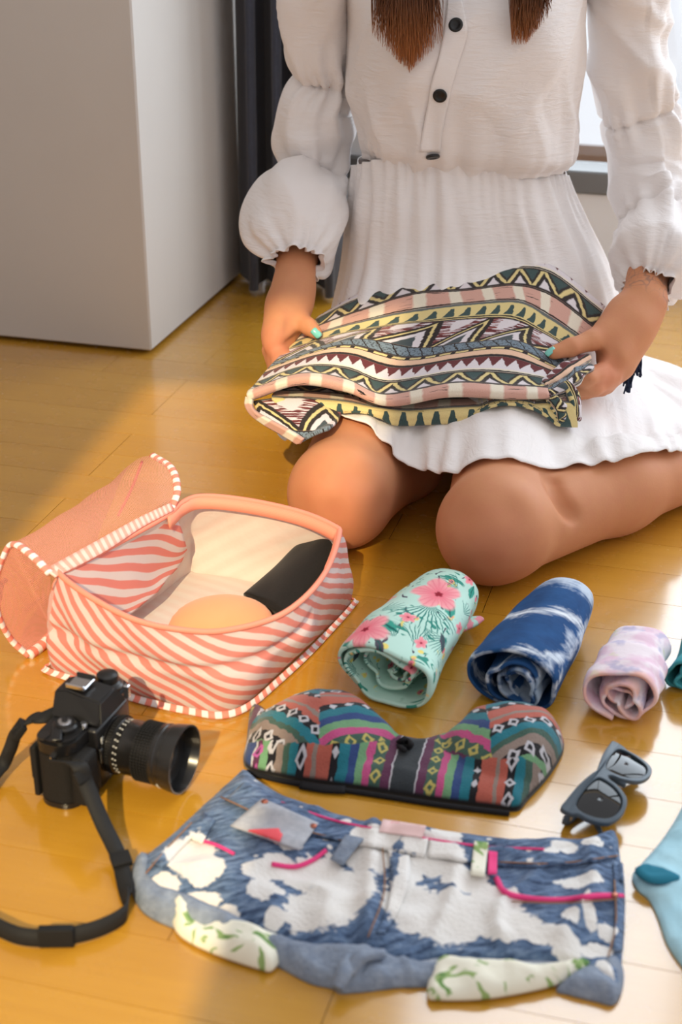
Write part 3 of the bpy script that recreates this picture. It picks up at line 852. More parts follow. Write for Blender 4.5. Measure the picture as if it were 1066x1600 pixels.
# ------------------------------------------------------------------ ikat bustier
IK = {'teal': (34, 120, 136), 'navy': (50, 74, 128), 'green': (118, 166, 122), 'pink': (200, 84, 136), 'dgreen': (66, 96, 84), 'plum': (98, 50, 80), 'white': (208, 206, 212), 'char': (58, 62, 66), 'orange': (188, 98, 82), 'black': (26, 24, 28), 'tan': (150, 132, 122), 'yellow': (200, 186, 104), 'mag': (196, 96, 168)}
SEQ = [('navy', 1.2), ('white', .35), ('plum', 1.0), ('dgreen', 1.3), ('pink', .9), ('green', .9), ('navy', .9), ('teal', 1.2), ('black', .9), ('orange', 1.6), ('tan', .5), ('orange', .9), ('black', .9), ('teal', 1.1), ('dgreen', .7), ('tan', .9), ('black', .9), ('green', 1.0), ('plum', .7), ('white', .35)]
TOT = sum(w for _, w in SEQ)
def ikat(c, s, t):
    """s: across the stripes, t: along them (metres)"""
    per = 0.155
    f = c.frac(s * (1.0 / per) + 10.0)
    stops = []; p = 0; pos = {}
    for i, (n, w) in enumerate(SEQ):
        stops.append((p, IK[n])); pos[i] = ((p + w / TOT / 2), w / TOT); p += w / TOT
    k = c.ramp(f, stops)
    tt = c.frac(t * (1.0 / 0.0175)) - 0.5
    for i, colr in ((3, 'yellow'), (8, 'white'), (12, 'white'), (16, 'white'), (18, 'mag')):
        cp, cw = pos[i]
        d = c.absx((f - cp) * (per / 0.0175)) * 1.0 + c.absx(tt) * 0.9
        k = c.mix(c.band(d, 0.16 if i != 8 else -1, 0.34 if i != 8 else .22, 0.06), k, IK[colr])
    return k
def bust_h(cs):
    def h(x, y, d):
        z = 0.014 * np.clip(d / 0.018, 0, 1) ** 0.5 + 0.004
        for (cx, cy, rx, ry, hh) in cs:
            r = np.hypot((x - cx) / rx, (y - cy) / ry)
            z = z + hh * np.clip(1 - r ** 2, 0, 1) ** 0.75 * np.clip(d / 0.012, 0, 1) ** 0.5
        return z + 0.0012 * wob(x * 120, y * 120, 4) * np.clip(d / 0.01, 0, 1)
    return h
bust_px = [(384, 1200), (386, 1160), (392, 1112), (404, 1110), (414, 1116), (428, 1128), (440, 1112), (462, 1100), (500, 1098), (540, 1106), (575, 1126), (606, 1150), (632, 1160), (660, 1164), (690, 1156), (708, 1152), (728, 1132), (765, 1120), (810, 1118), (852, 1130), (876, 1152), (880, 1176), (858, 1214), (826, 1250), (808, 1268), (770, 1264), (690, 1254), (600, 1240), (520, 1228), (440, 1216)]
bust = GA(bust_px)
bo = empty('bustier', G(632, 1215), 'strapless bustier top in multicoloured woven stripes with diamonds', 'clothing')
ca = G(507, 1162); cb = G(800, 1180)
cups = [(ca.x, ca.y, 0.072, 0.062, 0.030), (cb.x, cb.y, 0.066, 0.060, 0.030)]
def bustcol(c):
    u, v, w, vec = c.attr()
    n = 0.006 * (c.noise(vec, 90, 2) - 0.5)
    A = G(500, 1158); B = G(752, 1190)
    x, y = u + n, v + n
    def rot(cx, cy, a):
        ca_, sa_ = math.cos(a), math.sin(a)
        return (x - cx) * ca_ + (y - cy) * sa_, (y - cy) * ca_ - (x - cx) * sa_
    # right half of each cup: stripes rise to the right; left half: fall to the right
    l1, s1 = rot(A.x, A.y, 0.42); l2, s2 = rot(A.x, A.y, -0.85); l3, s3 = rot(B.x, B.y, 0.45); l4, s4 = rot(B.x, B.y, -0.80)
    bend = 6.0
    k1 = ikat(c, s1 + l1 * l1 * 1.6 + 0.083, l1)
    k2 = ikat(c, 0.075 - s2, l2)
    k3 = ikat(c, 0.09 - s3 - l3 * l3 * 1.4, l3)
    k4 = ikat(c, s4 + 0.05, l4)
    # lower body: upright bands, mirrored about the centre
    m = G(640, 1200)
    xx = c.absx(x + (y - m.y) * -0.22 - m.x)
    k5 = ikat(c, xx - 0.018 * 0, y)
    mid = (A.x + m.x) / 2 + 0.02
    bodyA = c.gt(y + 0.28 * (x - A.x) * 0, float(A.y - 0.020), 0.001)
    cupA = c.lt(c.m('POWER', (x - float(ca.x)) * (1 / 0.077), 2.0) + c.m('POWER', (y - float(ca.y) - 0.004) * (1 / 0.052), 2.0), 1.0, 0.03)
    cupB = c.lt(c.m('POWER', (x - float(cb.x)) * (1 / 0.072), 2.0) + c.m('POWER', (y - float(cb.y) - 0.003) * (1 / 0.052), 2.0), 1.0, 0.03)
    k = k5
    ka = c.mix(c.gt(x, float(A.x), 0.0015), k2, k1)
    kb = c.mix(c.gt(x, float(B.x) + 0.006, 0.0015), k4, k3)
    k = c.mix(cupA, k, ka); k = c.mix(cupB, k, kb)
    # dark centre panel
    k = c.mix(c.lt(c.absx(x + (y - m.y) * -0.22 - m.x), 0.012, 0.001) * c.lt(y, float(G(640, 1172).y), 0.002), k, (52, 58, 62))
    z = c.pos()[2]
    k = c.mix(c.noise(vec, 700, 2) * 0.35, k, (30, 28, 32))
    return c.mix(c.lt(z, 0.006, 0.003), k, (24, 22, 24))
m_bust = M('ikat_weave', bustcol, 0.95, sheen=0.2, bump=lambda c: (c.noise(c.attr()[3], 500, 3), 0.4, 0.002))
slab('body', bust, bust_h(cups), m_bust, bo, 0.0035, nb=220)
m_blk = M('black_elastic', (24, 23, 25), 0.85)
hem = cr(GA([(386, 1206, 0.003), (440, 1220, 0.003), (520, 1232, 0.003), (600, 1244, 0.003), (690, 1258, 0.003), (770, 1268, 0.003), (806, 1272, 0.003)]), 60)
tube('hem_elastic', hem[::4], 0.0028, m_blk, bo, 8, 60, flat=0.9)
bk_ = empty('centre_bow', G(632, 1163, 0.018)); par(bk_, bo)
bpy.data.objects.remove(bk_)
bow = [tuple(G(632 + 11 * math.cos(t) * (0.5 + 0.5 * math.cos(2 * t)), 1163 + 9 * math.sin(t), 0.020 + 0.006 * math.cos(3 * t))) for t in np.linspace(0, 2 * math.pi, 14)[:-1]]
tube('centre_bow', bow, 0.0028, m_blk, bo, 7, 60, closed=True)
tube('hook_tape', [tuple(G(470, 1226, 0.003)), tuple(G(505, 1232, 0.003)), tuple(G(540, 1234, 0.003))], 0.006, m_blk, bo, 8, 12, flat=0.45)

# ------------------------------------------------------------------ denim shorts
so = empty('denim_shorts', G(600, 1420), 'bleach-splashed blue denim shorts with pink pocket piping', 'shorts')
sh_px = [(378, 1220), (410, 1236), (450, 1256), (520, 1280), (600, 1297), (670, 1310), (760, 1322), (850, 1326), (920, 1320), (960, 1310), (968, 1340), (974, 1400), (976, 1450), (972, 1500), (966, 1560), (945, 1545), (900, 1518), (800, 1512), (700, 1508), (640, 1515), (590, 1508), (560, 1490), (535, 1500), (490, 1500), (440, 1482), (380, 1458), (320, 1436), (262, 1414), (222, 1400), (210, 1380), (222, 1352), (262, 1320), (320, 1265)]
sh = GA(sh_px)
BL = []   # bleach splashes: px, py, rx, ry
for t in ((300, 1350, 38, 34), (322, 1372, 30, 20), (255, 1385, 28, 14), (300, 1412, 44, 14), (345, 1428, 30, 10), (405, 1372, 26, 14), (440, 1365, 34, 16), (500, 1370, 46, 30), (470, 1385, 26, 16), (410, 1402, 24, 17), (436, 1408, 10, 5), (430, 1440, 16, 12), (500, 1430, 58, 30), (540, 1395, 50, 40), (575, 1340, 36, 36), (600, 1320, 30, 16), (455, 1330, 24, 12), (650, 1330, 26, 16), (700, 1320, 26, 14), (690, 1355, 40, 22), (640, 1420, 40, 36), (700, 1440, 70, 34), (760, 1425, 56, 34), (790, 1455, 50, 20), (840, 1468, 36, 12), (640, 1370, 20, 20), (726, 1385, 40, 20), (880, 1335, 22, 9), (925, 1330, 16, 9), (905, 1385, 36, 12), (890, 1445, 14, 11), (920, 1435, 11, 22), (950, 1458, 14, 10), (885, 1480, 28, 16), (930, 1482, 30, 10), (946, 1520, 14, 22), (860, 1345, 12, 6), (540, 1290, 10, 5)): BL.append(t)
def denim(c):
    u, v, w, vec = c.attr()
    n = c.noise(vec, 42, 4, 0.6) - 0.5
    n2 = c.noise(vec, 160, 2) - 0.5
    fld = None
    for (x, y, rx, ry) in BL:
        g = G(x, y, 0.012); s, sv = mpp(x, y, 0.012)
        a = (u - float(g.x)) * (1 / (rx * s)); b = (v - float(g.y)) * (1 / (ry * sv))
        q = 1.0 - c.sqrt(a * a + b * b)
        fld = q if fld is None else c.mx(fld, q)
    mk = c.gt(fld + n * 1.05 + n2 * 0.5, 0.0, 0.10)
    wv = c.noise(c.vec(u * 1.0, v * 1.0), 900, 1)
    k = c.mix(c.noise(vec, 60, 5, 0.75, 0.4), (14, 24, 52), (104, 132, 170))
    k = c.mix(wv * 0.35, k, (120, 144, 176))
    sk_ = c.noise(c.vec(u * 1.2 + v * 0.5, v * 5.0 - u * 1.0), 46, 3, 0.6)
    k = c.mix(c.gt(sk_, 0.56, 0.10) * 0.45, k, (142, 164, 192))
    k = c.mix(c.lt(sk_, 0.42, 0.08) * 0.6, k, (20, 32, 62))
    spl = c.lt(c.voro(vec, 70), 0.20, 0.04) * c.gt(c.noise(vec, 26, 1), 0.60, 0.02)
    mk = c.mx(mk, spl)
    bl = c.mix(c.noise(vec, 24, 3), (234, 233, 231), (222, 216, 208))
    return c.mix(mk, k, bl)
m_denim = M('bleached_denim', denim, 0.92, sheen=0.1, bump=lambda c: (c.noise(c.attr()[3], 260, 3) + 0.5 * c.noise(c.attr()[3], 45, 2), 0.5, 0.003))
cr1 = G(575, 1400); 
def hshort(x, y, d):
    z = 0.004 + 0.016 * np.clip(d / 0.022, 0, 1) ** 0.5
    z = z + 0.0065 * ridge(x * 55, y * 40, 8) * np.clip(d / 0.02, 0, 1) + 0.0045 * wob(x * 42, y * 42, 8) * np.clip(d / 0.02, 0, 1) + 0.0014 * wob(x * 130, y * 130, 18) * np.clip(d / 0.01, 0, 1)
    a = np.array(G(585, 1300)); b = np.array(G(570, 1500)); t = np.clip(((x - a[0]) * (b[0] - a[0]) + (y - a[1]) * (b[1] - a[1])) / ((b - a)[:2] ** 2).sum(), 0, 1)
    dd = np.hypot(x - a[0] - t * (b[0] - a[0]), y - a[1] - t * (b[1] - a[1]))
    z = z + 0.004 * np.exp(-(dd / 0.006) ** 2) - 0.003 * np.exp(-((dd - 0.014) / 0.008) ** 2)
    # waistband step along the top edge
    k = cr(GA([(345, 1248), (430, 1285), (520, 1312), (640, 1338), (760, 1352), (870, 1352), (968, 1340)]), 40)[:, :2]
    dy = y - np.interp(x, k[:, 0], k[:, 1])
    z = z + 0.0028 * (1 / (1 + np.exp(-dy / 0.0012))) * np.clip(d / 0.008, 0, 1)
    return z
legs = slab('body', sh, hshort, m_denim, so, 0.0035, nb=300)
lb = bvh_of(legs)
def on(bv, px, py, up=0.0015, z0=0.015):
    l, n = hit(bv, px, py)
    if l is None: l = G(px, py, z0)
    return (l.x, l.y, l.z + up)
m_grey = M('frayed_grey_hem', lambda c: c.mix(c.noise(c.pos()[3], 90, 4, 0.7), (78, 92, 116), (166, 176, 190)), 0.95, bump=lambda c: (c.noise(c.pos()[3], 220, 3), 0.5, 0.003))
# rolled cuffs and inner legs
def pad(name, pxs, hmax, mat, seed=0, up=0.0, res=0.004, z=0.0, edge=0.010, parent=so, wr=0.0026):
    return slab(name, GA([(a, b, z) for a, b in pxs]), lambda x, y, d: 0.003 + up + hmax * np.clip(d / edge, 0, 1) ** 0.5 + wr * wob(x * 90, y * 90, seed) * np.clip(d / 0.008, 0, 1) + wr * 1.1 * ridge(x * 120, y * 80, seed + 2) * np.clip(d / 0.008, 0, 1), mat, parent, res, zbase=up)
pad('leg_hem', [(210, 1352), (232, 1345), (248, 1372), (270, 1400), (330, 1425), (400, 1455), (460, 1480), (540, 1492), (575, 1488), (592, 1505), (575, 1540), (545, 1552), (515, 1545), (480, 1536), (420, 1505), (330, 1470), (262, 1448), (222, 1425), (206, 1390)], 0.014, m_grey, 3)
pad('leg_hem', [(545, 1498), (600, 1496), (680, 1512), (760, 1508), (690, 1540), (620, 1545), (560, 1552), (525, 1550), (530, 1520)], 0.012, m_grey, 5)
pad('leg_hem', [(905, 1520), (960, 1500), (975, 1530), (962, 1570), (930, 1566), (890, 1556), (870, 1548)], 0.010, m_grey, 7)
tube('cuff_roll', [on(lb, 552, 1490, 0.002), (G(540, 1515, 0.018)), tuple(G(528, 1545, 0.012))], [0.005, 0.007, 0.005], m_grey, so, 12, 20)
tube('cuff_roll', [tuple(G(600, 1490, 0.016)), tuple(G(565, 1495, 0.022)), tuple(G(545, 1520, 0.016))], [0.004, 0.006, 0.005], m_grey, so, 12, 20)
def pocketcol(c):
    u, v, w, vec = c.attr()
    k = c.mix(c.noise(vec, 40, 2), (232, 228, 208), (240, 238, 222))
    g = c.noise(c.vec(u * 1.0 + v * 0.4, v * 1.6), 34, 2, 0.5, 1.5)
    k = c.mix(c.gt(g, 0.585, 0.03), k, (150, 176, 112))
    return c.mix(c.gt(g, 0.66, 0.03), k, (104, 142, 84))
m_leaf = M('leaf_print_pocket_cotton', pocketcol, 0.9, bump=lambda c: (c.noise(c.attr()[3], 120, 2), 0.2, 0.002))
pad('pocket_bag', [(268, 1425), (288, 1416), (330, 1436), (400, 1462), (446, 1480), (428, 1520), (400, 1518), (330, 1494), (284, 1470), (270, 1448)], 0.012, m_leaf, 9, up=0.003)
pad('pocket_bag', [(682, 1512), (720, 1510), (780, 1514), (850, 1520), (925, 1512), (895, 1535), (840, 1552), (760, 1566), (690, 1568), (667, 1560)], 0.012, m_leaf, 11, up=0.003)
# patch pocket, piping, loops, label, stitches
m_patch = M('grey_patch', lambda c: c.mix(c.noise(c.pos()[3], 160, 3), (150, 154, 164), (196, 196, 200)), 0.95)
m_coral = M('coral_print', (236, 92, 100), 0.8); m_pinkp = M('hot_pink_piping', (232, 66, 130), 0.7)
def pipe(name, pts, r, mat, up=0.0012, n=26, parent=so):
    q = cr(np.array(pts, float), n)
    return tube(name, [on(lb, a, b, up) for a, b in q], r, mat, parent, 6)
def decal(name, pxs, up, mat, parent=so, bv=None, n=6):
    """thin cloth patch following the surface: pxs = four corners"""
    q = np.array(pxs, float); g = []
    for s in np.linspace(0, 1, n):
        for t in np.linspace(0, 1, n):
            p_ = (q[0] * (1 - s) + q[1] * s) * (1 - t) + (q[3] * (1 - s) + q[2] * s) * t
            g.append(on(bv or lb, p_[0], p_[1], up))
    g = np.array(g).reshape(n, n, 3)
    return grid_obj(name, g, mat, parent, g[..., :2].copy(), thick=0.0014)
patch = decal('coin_pocket', [(360, 1298), (410, 1255), (498, 1294), (468, 1336)], 0.0052, m_patch, n=16)
pb = bvh_of(patch)
for q in ([(384, 1300), (436, 1298), (440, 1308), (390, 1308)], [(396, 1308), (442, 1306), (438, 1318), (404, 1318)], [(408, 1317), (436, 1315), (432, 1327), (414, 1325)]): decal('lip_print', q, 0.0022, m_coral, patch, pb, 12)
pipe('pocket_piping', [(425, 1352), (460, 1356), (488, 1346), (510, 1330)], 0.0022, m_pinkp)
pipe('pocket_piping', [(310, 1314), (338, 1322), (366, 1336)], 0.0016, m_pinkp)
pipe('pocket_piping', [(776, 1374), (790, 1396), (830, 1406), (880, 1408), (930, 1402), (972, 1402)], 0.0028, m_pinkp)
pipe('waist_piping', [(440, 1258), (520, 1285), (600, 1302), (670, 1315), (760, 1327), (850, 1331)], 0.0013, m_pinkp, 0.0028, 50)
decal('belt_loop', [(741, 1322), (763, 1324), (757, 1378), (735, 1374)], 0.0055, m_leaf)
decal('belt_loop', [(763, 1338), (777, 1340), (776, 1374), (762, 1374)], 0.0060, m_pinkp)
decal('belt_loop', [(540, 1312), (568, 1318), (536, 1360), (516, 1350)], 0.0055, m_grey)
decal('belt_loop', [(318, 1280), (336, 1286), (316, 1322), (298, 1314)], 0.003, m_denim)
def labelcol(c):
    u, v, w, vec = c.attr(); a = G(630, 1300, 0.015)
    x = u - float(a.x); y = v - float(a.y) + x * 0.18
    sc = c.band(c.absx(y + 0.0035 * c.sin(x * 900.0)), -1.0, 0.0011, 0.0008) * c.lt(c.absx(x), 0.011, 0.001)
    return c.mix(sc, (240, 206, 204), (222, 72, 96))
decal('waist_label', [(598, 1288), (666, 1298), (660, 1316), (592, 1307)], 0.0052, M('pink_script_label', labelcol, 0.8), n=8)
# waistband, fly, side seams and frayed front hems as cloth of their own
def strip(name, a, b, mat, up=0.0024, n=60, m=5, thick=0.0022):
    A_ = cr(np.array(a, float), n); B_ = cr(np.array(b, float), n); g = np.zeros((n, m, 3))
    for i in range(n):
        for j, t in enumerate(np.linspace(0, 1, m)):
            q = A_[i] * (1 - t) + B_[i] * t; g[i, j] = on(lb, q[0], q[1], up)
    g[:, :, 2] += 0.0012 * wob(np.arange(n)[:, None] * 0.5, np.arange(m)[None] * 0.8, 77)
    g = relax(g, 2)
    return grid_obj(name, g, mat, so, g[..., :2].copy(), thick=thick)
strip('waistband', [(382, 1226), (450, 1260), (520, 1284), (600, 1301), (670, 1314)], [(352, 1252), (430, 1288), (516, 1314), (596, 1330), (664, 1342)], m_denim)
strip('waistband', [(672, 1314), (760, 1326), (850, 1330), (920, 1324), (956, 1315)], [(668, 1342), (760, 1354), (860, 1357), (925, 1350), (964, 1342)], m_denim)
strip('fly', [(606, 1332), (612, 1372), (606, 1420), (588, 1460)], [(640, 1340), (640, 1376), (626, 1420), (600, 1464)], m_denim, n=30)
strip('side_seam', [(318, 1274), (276, 1312), (236, 1352)], [(332, 1282), (292, 1320), (254, 1360)], m_denim, n=24, m=4)
strip('side_seam', [(958, 1350), (962, 1420), (958, 1490)], [(972, 1350), (975, 1420), (972, 1490)], m_denim, n=24, m=4)
m_fray = M('frayed_denim_edge', lambda c: c.mix(c.noise(c.pos()[3], 260, 3, 0.7), (120, 134, 158), (214, 218, 224)), 0.95, bump=lambda c: (c.noise(c.pos()[3], 420, 3), 0.8, 0.003))
tube('hem_edge', [tuple(on(lb, a, b, 0.0)) for a, b in cr(np.array([(226, 1396), (264, 1412), (322, 1433), (382, 1455), (440, 1479), (490, 1496), (532, 1496)], float), 30)], 0.0042, m_fray, so, 8)
tube('hem_edge', [tuple(on(lb, a, b, 0.0)) for a, b in cr(np.array([(596, 1502), (640, 1510), (700, 1503), (800, 1507), (900, 1513), (940, 1532)], float), 30)], 0.0040, m_fray, so, 8)
m_st = M('tan_stitching', (150, 112, 84), 0.8)
for pth in ([(345, 1250), (430, 1288), (520, 1314), (560, 1322)], [(780, 1352), (870, 1354), (966, 1342)], [(598, 1330), (600, 1400), (575, 1470)], [(960, 1380), (962, 1450), (950, 1500)], [(300, 1290), (262, 1330), (228, 1370)], [(800, 1414), (880, 1416), (965, 1410)]):
    pipe('stitching', pth, 0.0007, m_st, 0.0036)
for (x, y) in ((414, 1262), (490, 1300), (960, 1405)):
    l = on(lb, x, y, 0.0062 if x < 500 else 0.004); bm_obj('rivet', lathe_bm([(0, .003), (0.001, .0034), (0.002, .002)], 14), M('copper_rivet', (176, 110, 92), 0.35, metallic=0.9), so, mtx=Matrix.Translation(l) @ Matrix.Rotation(-math.pi / 2, 4, 'Y'), smooth=True)

# ------------------------------------------------------------------ pale blue garment at the edge
go = empty('pale_blue_garment', G(1060, 1400), 'pale blue cotton garment lying flat beside the denim shorts', 'clothing')
m_blue = M('pale_blue_cotton', lambda c: c.mix(c.noise(c.pos()[3], 26, 3), (158, 204, 220), (182, 220, 230)), 0.9, bump=lambda c: (c.noise(c.pos()[3], 60, 3), 0.3, 0.004))
pad('front_panel', [(1075, 1250), (1052, 1290), (1030, 1322), (1002, 1354), (988, 1372), (996, 1392), (1014, 1408), (1028, 1436), (1042, 1476), (1066, 1512), (1110, 1560), (1250, 1590), (1420, 1560), (1430, 1300), (1280, 1200), (1160, 1190), (1105, 1215)], 0.009, m_blue, 15, parent=go, edge=0.02, res=0.006)
pad('sleeve_opening', [(990, 1380), (1005, 1372), (1030, 1376), (1060, 1390), (1040, 1398), (1010, 1396)], 0.003, M('teal_lining', (44, 122, 146), 0.9), 17, parent=go, up=0.012, edge=0.003, res=0.004)

# ------------------------------------------------------------------ sunglasses
m_frame = M('matt_slate_plastic', lambda c: c.mix(c.noise(c.pos()[3], 60, 2), (66, 80, 92), (76, 90, 102)), 0.42, spec=0.5)
m_lens = M('black_lens', (8, 9, 11), 0.03, spec=0.55)
m_chrome = M('chrome', (210, 212, 216), 0.18, metallic=1.0)
sg = empty('sunglasses', G(950, 1240), 'dark grey sunglasses with black lenses and folded temples on the floor', 'sunglasses')
gA = G(888, 1270, 0.020); gB = G(968, 1166, 0.024)
gx = (gB - gA); GWID = gx.length; gx.normalize()
dn = Vector((gx.y, -gx.x, 0)); dn = (dn - Vector((0, 0, 0.22))).normalized()       # towards the lower edge of the lenses
gz = gx.cross(dn).normalized()
if gz.z < 0: gz = -gz
SGM = Matrix(((gx.x, dn.x, gz.x, (gA.x + gB.x) / 2), (gx.y, dn.y, gz.y, (gA.y + gB.y) / 2), (gx.z, dn.z, gz.z, (gA.z + gB.z) / 2 + 0.009), (0, 0, 0, 1)))
hw = GWID / 2
def sgcurve(pts, n): return cr(np.array(pts, float), n, True)
lens_half = [(0.011, 0.007), (0.030, 0.003), (0.056, 0.003), (0.0645, 0.010), (0.0638, 0.027), (0.0555, 0.0435), (0.039, 0.0492), (0.0215, 0.0445), (0.0105, 0.030), (0.0078, 0.015)]
outer_half = [(0.0, 0.003), (0.012, 0.000), (0.035, -0.004), (0.060, -0.006), (0.0715, -0.006), (0.0715, 0.006), (0.0675, 0.013), (0.0668, 0.028), (0.0585, 0.046), (0.040, 0.0525), (0.0195, 0.0475), (0.0082, 0.032), (0.0048, 0.019), (0.0, 0.0145)]
sc_ = hw / 0.0715
def frame_mesh():
    cu = bpy.data.curves.new('frame_curve', 'CURVE'); cu.dimensions = '2D'; cu.fill_mode = 'BOTH'; cu.extrude = 0.0018; cu.bevel_depth = 0.0008; cu.bevel_resolution = 2
    right = cr(np.array(outer_half, float), 60); left = right[::-1] * np.array([-1, 1])
    loops = [np.concatenate([right, left[1:-1]]), sgcurve(lens_half, 48), sgcurve([(-a, b) for a, b in lens_half], 48)]
    for l in loops:
        s = cu.splines.new('POLY'); s.points.add(len(l) - 1); s.use_cyclic_u = True
        for p_, q in zip(s.points, l): p_.co = (q[0] * sc_, q[1] * sc_, 0, 1)
    ob = bpy.data.objects.new('tmp', cu); col.objects.link(ob)
    bpy.context.view_layer.update()
    dg = bpy.context.evaluated_depsgraph_get(); me = bpy.data.meshes.new_from_object(ob.evaluated_get(dg))
    bpy.data.objects.remove(ob)
    return me
fm = frame_mesh(); 
for v in fm.vertices: v.co.z -= 6.0 * v.co.x ** 2 * 0.45
fm.transform(SGM); fm.materials.clear(); fm.materials.append(m_frame)
fo = bpy.data.objects.new('front_frame', fm); col.objects.link(fo); par(fo, sg)
fm.polygons.foreach_set('use_smooth', [True] * len(fm.polygons)); edge_split(fo, 35)
for s in (-1, 1):
    l = sgcurve([(a * s * 1.01, b) for a, b in lens_half], 48) * sc_; ce = l.mean(0)
    rings = []
    for t in np.linspace(0.02, 1.03, 8):
        q = ce + (l - ce) * t; z = -2.7 * q[:, 0] ** 2 - 0.0004 + 0.0022 * (1 - t * t)
        rings.append(np.column_stack([q, z]))
    pts = np.array(rings); pts = np.array([[list(SGM @ Vector(p_)) for p_ in r_] for r_ in pts])
    grid_obj('lens', pts, m_lens, sg, cv=True, thick=0.0015)
    # rivet near the hinge
    bm_obj('hinge_rivet', box_bm(0.0045, 0.0018, 0.0008, 0.0003, 1, loc=(0.0665 * s * sc_, 0.0005, 0.0025 - 2.7 * 0.0665 ** 2)), m_chrome, sg, mtx=SGM)
    # temple folded behind
    zt_ = -2.7 * 0.07 ** 2
    y_ = 0.002 + (0.006 if s > 0 else 0.0)
    path = [(0.0695 * s, y_, zt_ - 0.002), (0.068 * s, y_ + 0.001, zt_ - 0.010), (0.052 * s, y_ + 0.004, zt_ - 0.013 - (0.004 if s > 0 else 0)), (0.0, y_ + 0.010, -0.017 - (0.004 if s > 0 else 0)), (-0.040 * s, y_ + 0.018, -0.018 - (0.003 if s > 0 else 0)), (-0.062 * s, y_ + 0.034, -0.019)]
    path = [tuple(SGM @ Vector((a * sc_, b * sc_, cz))) for a, b, cz in path]
    tube('temple', path, [0.0035, 0.0042, 0.004, 0.0034, 0.0034, 0.003], m_frame, sg, 10, 50, flat=0.55)
    bm_obj('hinge', box_bm(0.006, 0.004, 0.006, 0.0005, 1, loc=(0.064 * s * sc_, 0.004, zt_ - 0.004)), m_chrome, sg, mtx=SGM)
bm_obj('nose_pad', box_bm(0.004, 0.016, 0.006, 0.0015, 2, loc=(0.0068, 0.027 * sc_, -0.004)), m_frame, sg, mtx=SGM, smooth=True)
bm_obj('nose_pad', box_bm(0.004, 0.016, 0.006, 0.0015, 2, loc=(-0.0068, 0.027 * sc_, -0.004)), m_frame, sg, mtx=SGM, smooth=True)

# ------------------------------------------------------------------ film camera
m_cb = M('black_camera_paint', (20, 20, 22), 0.32, spec=0.5)
m_lea = M('black_leatherette', lambda c: c.mix(c.voro(c.pos()[3], 700), (16, 16, 17), (26, 26, 28)), 0.7, bump=lambda c: (c.voro(c.pos()[3], 900), 0.5, 0.001))
m_rub = M('black_rubber', (22, 22, 23), 0.75)
m_lb = M('black_lens_barrel', (24, 23, 23), 0.28, spec=0.6)
m_wm = M('white_marking', (215, 215, 210), 0.6)
co = empty('film_camera', G(140, 1240), 'black film camera with a zoom lens lying on the floor', 'camera')
hood = G(284, 1196, 0.034); AZ = math.radians(-21); CS = 0.90
CM = Matrix.Translation((hood.x - 0.090 * CS * math.cos(AZ), hood.y - 0.090 * CS * math.sin(AZ), 0.0)) @ Matrix.Rotation(AZ, 4, 'Z') @ Matrix.Scale(CS, 4)    # x: lens axis, y: away from us, origin under the lens mount
LZ = 0.043
def cpart(name, bm, mat, parent=None, smooth=False, ang=None):
    o = bm_obj(name, bm, mat, parent or co, mtx=CM, smooth=smooth or ang is not None)
    if ang: edge_split(o, ang)
    return o
# body: rounded ends, leather band, top plate, base plate
def stadium(L, D, z0, z1, bev, y0=0.0, x0=-0.024):
    bm = bmesh.new(); n = 10; prof = []
    r = D * 0.42
    for cx, cy, a0 in ((D / 2 - r, L / 2 - r, 0), (-D / 2 + r, L / 2 - r, 90), (-D / 2 + r, -L / 2 + r, 180), (D / 2 - r, -L / 2 + r, 270)):
        for k in range(n): a = math.radians(a0 + 90 * k / (n - 1)); prof.append((cx + r * math.cos(a) + x0, cy + r * math.sin(a) + y0))
    vsb = [bm.verts.new((x, y, z0)) for x, y in prof]; f = bm.faces.new(vsb)
    ex = bmesh.ops.extrude_face_region(bm, geom=[f]); bmesh.ops.translate(bm, vec=(0, 0, z1 - z0), verts=[g for g in ex['geom'] if isinstance(g, bmesh.types.BMVert)])
    bmesh.ops.recalc_face_normals(bm, faces=bm.faces)
    if bev: bmesh.ops.bevel(bm, geom=[e for e in bm.edges if e.calc_face_angle(0) > 1.0], offset=bev, segments=2, affect='EDGES')
    return bm
cpart('body', stadium(0.138, 0.046, 0.008, 0.066, 0.0), m_lea, ang=40)
cpart('base_plate', stadium(0.139, 0.047, 0.0, 0.009, 0.0015), m_cb, ang=40)
cpart('top_plate', stadium(0.139, 0.047, 0.065, 0.083, 0.003), m_cb, ang=40)
cpart('hand_grip', box_bm(0.018, 0.030, 0.058, 0.006, 3, loc=(0.004, -0.052, 0.037)), m_lea, smooth=True)
cpart('back_door', box_bm(0.006, 0.128, 0.062, 0.002, 2, loc=(-0.049, 0, 0.037)), m_rub, smooth=True)
cpart('thumb_rest', box_bm(0.008, 0.02, 0.04, 0.003, 2, loc=(-0.051, -0.052, 0.045)), m_rub, smooth=True)
# mirror box and pentaprism
cpart('mirror_box', box_bm(0.03, 0.070, 0.074, 0.004, 2, loc=(-0.006, 0.004, 0.043)), m_cb, smooth=True)
bm = bmesh.new()
vtx = [(0.012, -0.026, 0.082), (0.012, 0.032, 0.082), (-0.048, 0.032, 0.082), (-0.048, -0.026, 0.082), (0.006, -0.014, 0.104), (0.006, 0.020, 0.104), (-0.036, 0.018, 0.110), (-0.036, -0.012, 0.110), (-0.050, 0.018, 0.106), (-0.050, -0.012, 0.106)]
V = [bm.verts.new(v) for v in vtx]
for f in ((0, 1, 5, 4), (4, 5, 6, 7), (7, 6, 8, 9), (9, 8, 2, 3), (0, 4, 7), (0, 7, 9, 3), (1, 6, 5), (1, 2, 8, 6), (0, 3, 2, 1)): bm.faces.new([V[i] for i in f])
bmesh.ops.recalc_face_normals(bm, faces=bm.faces)
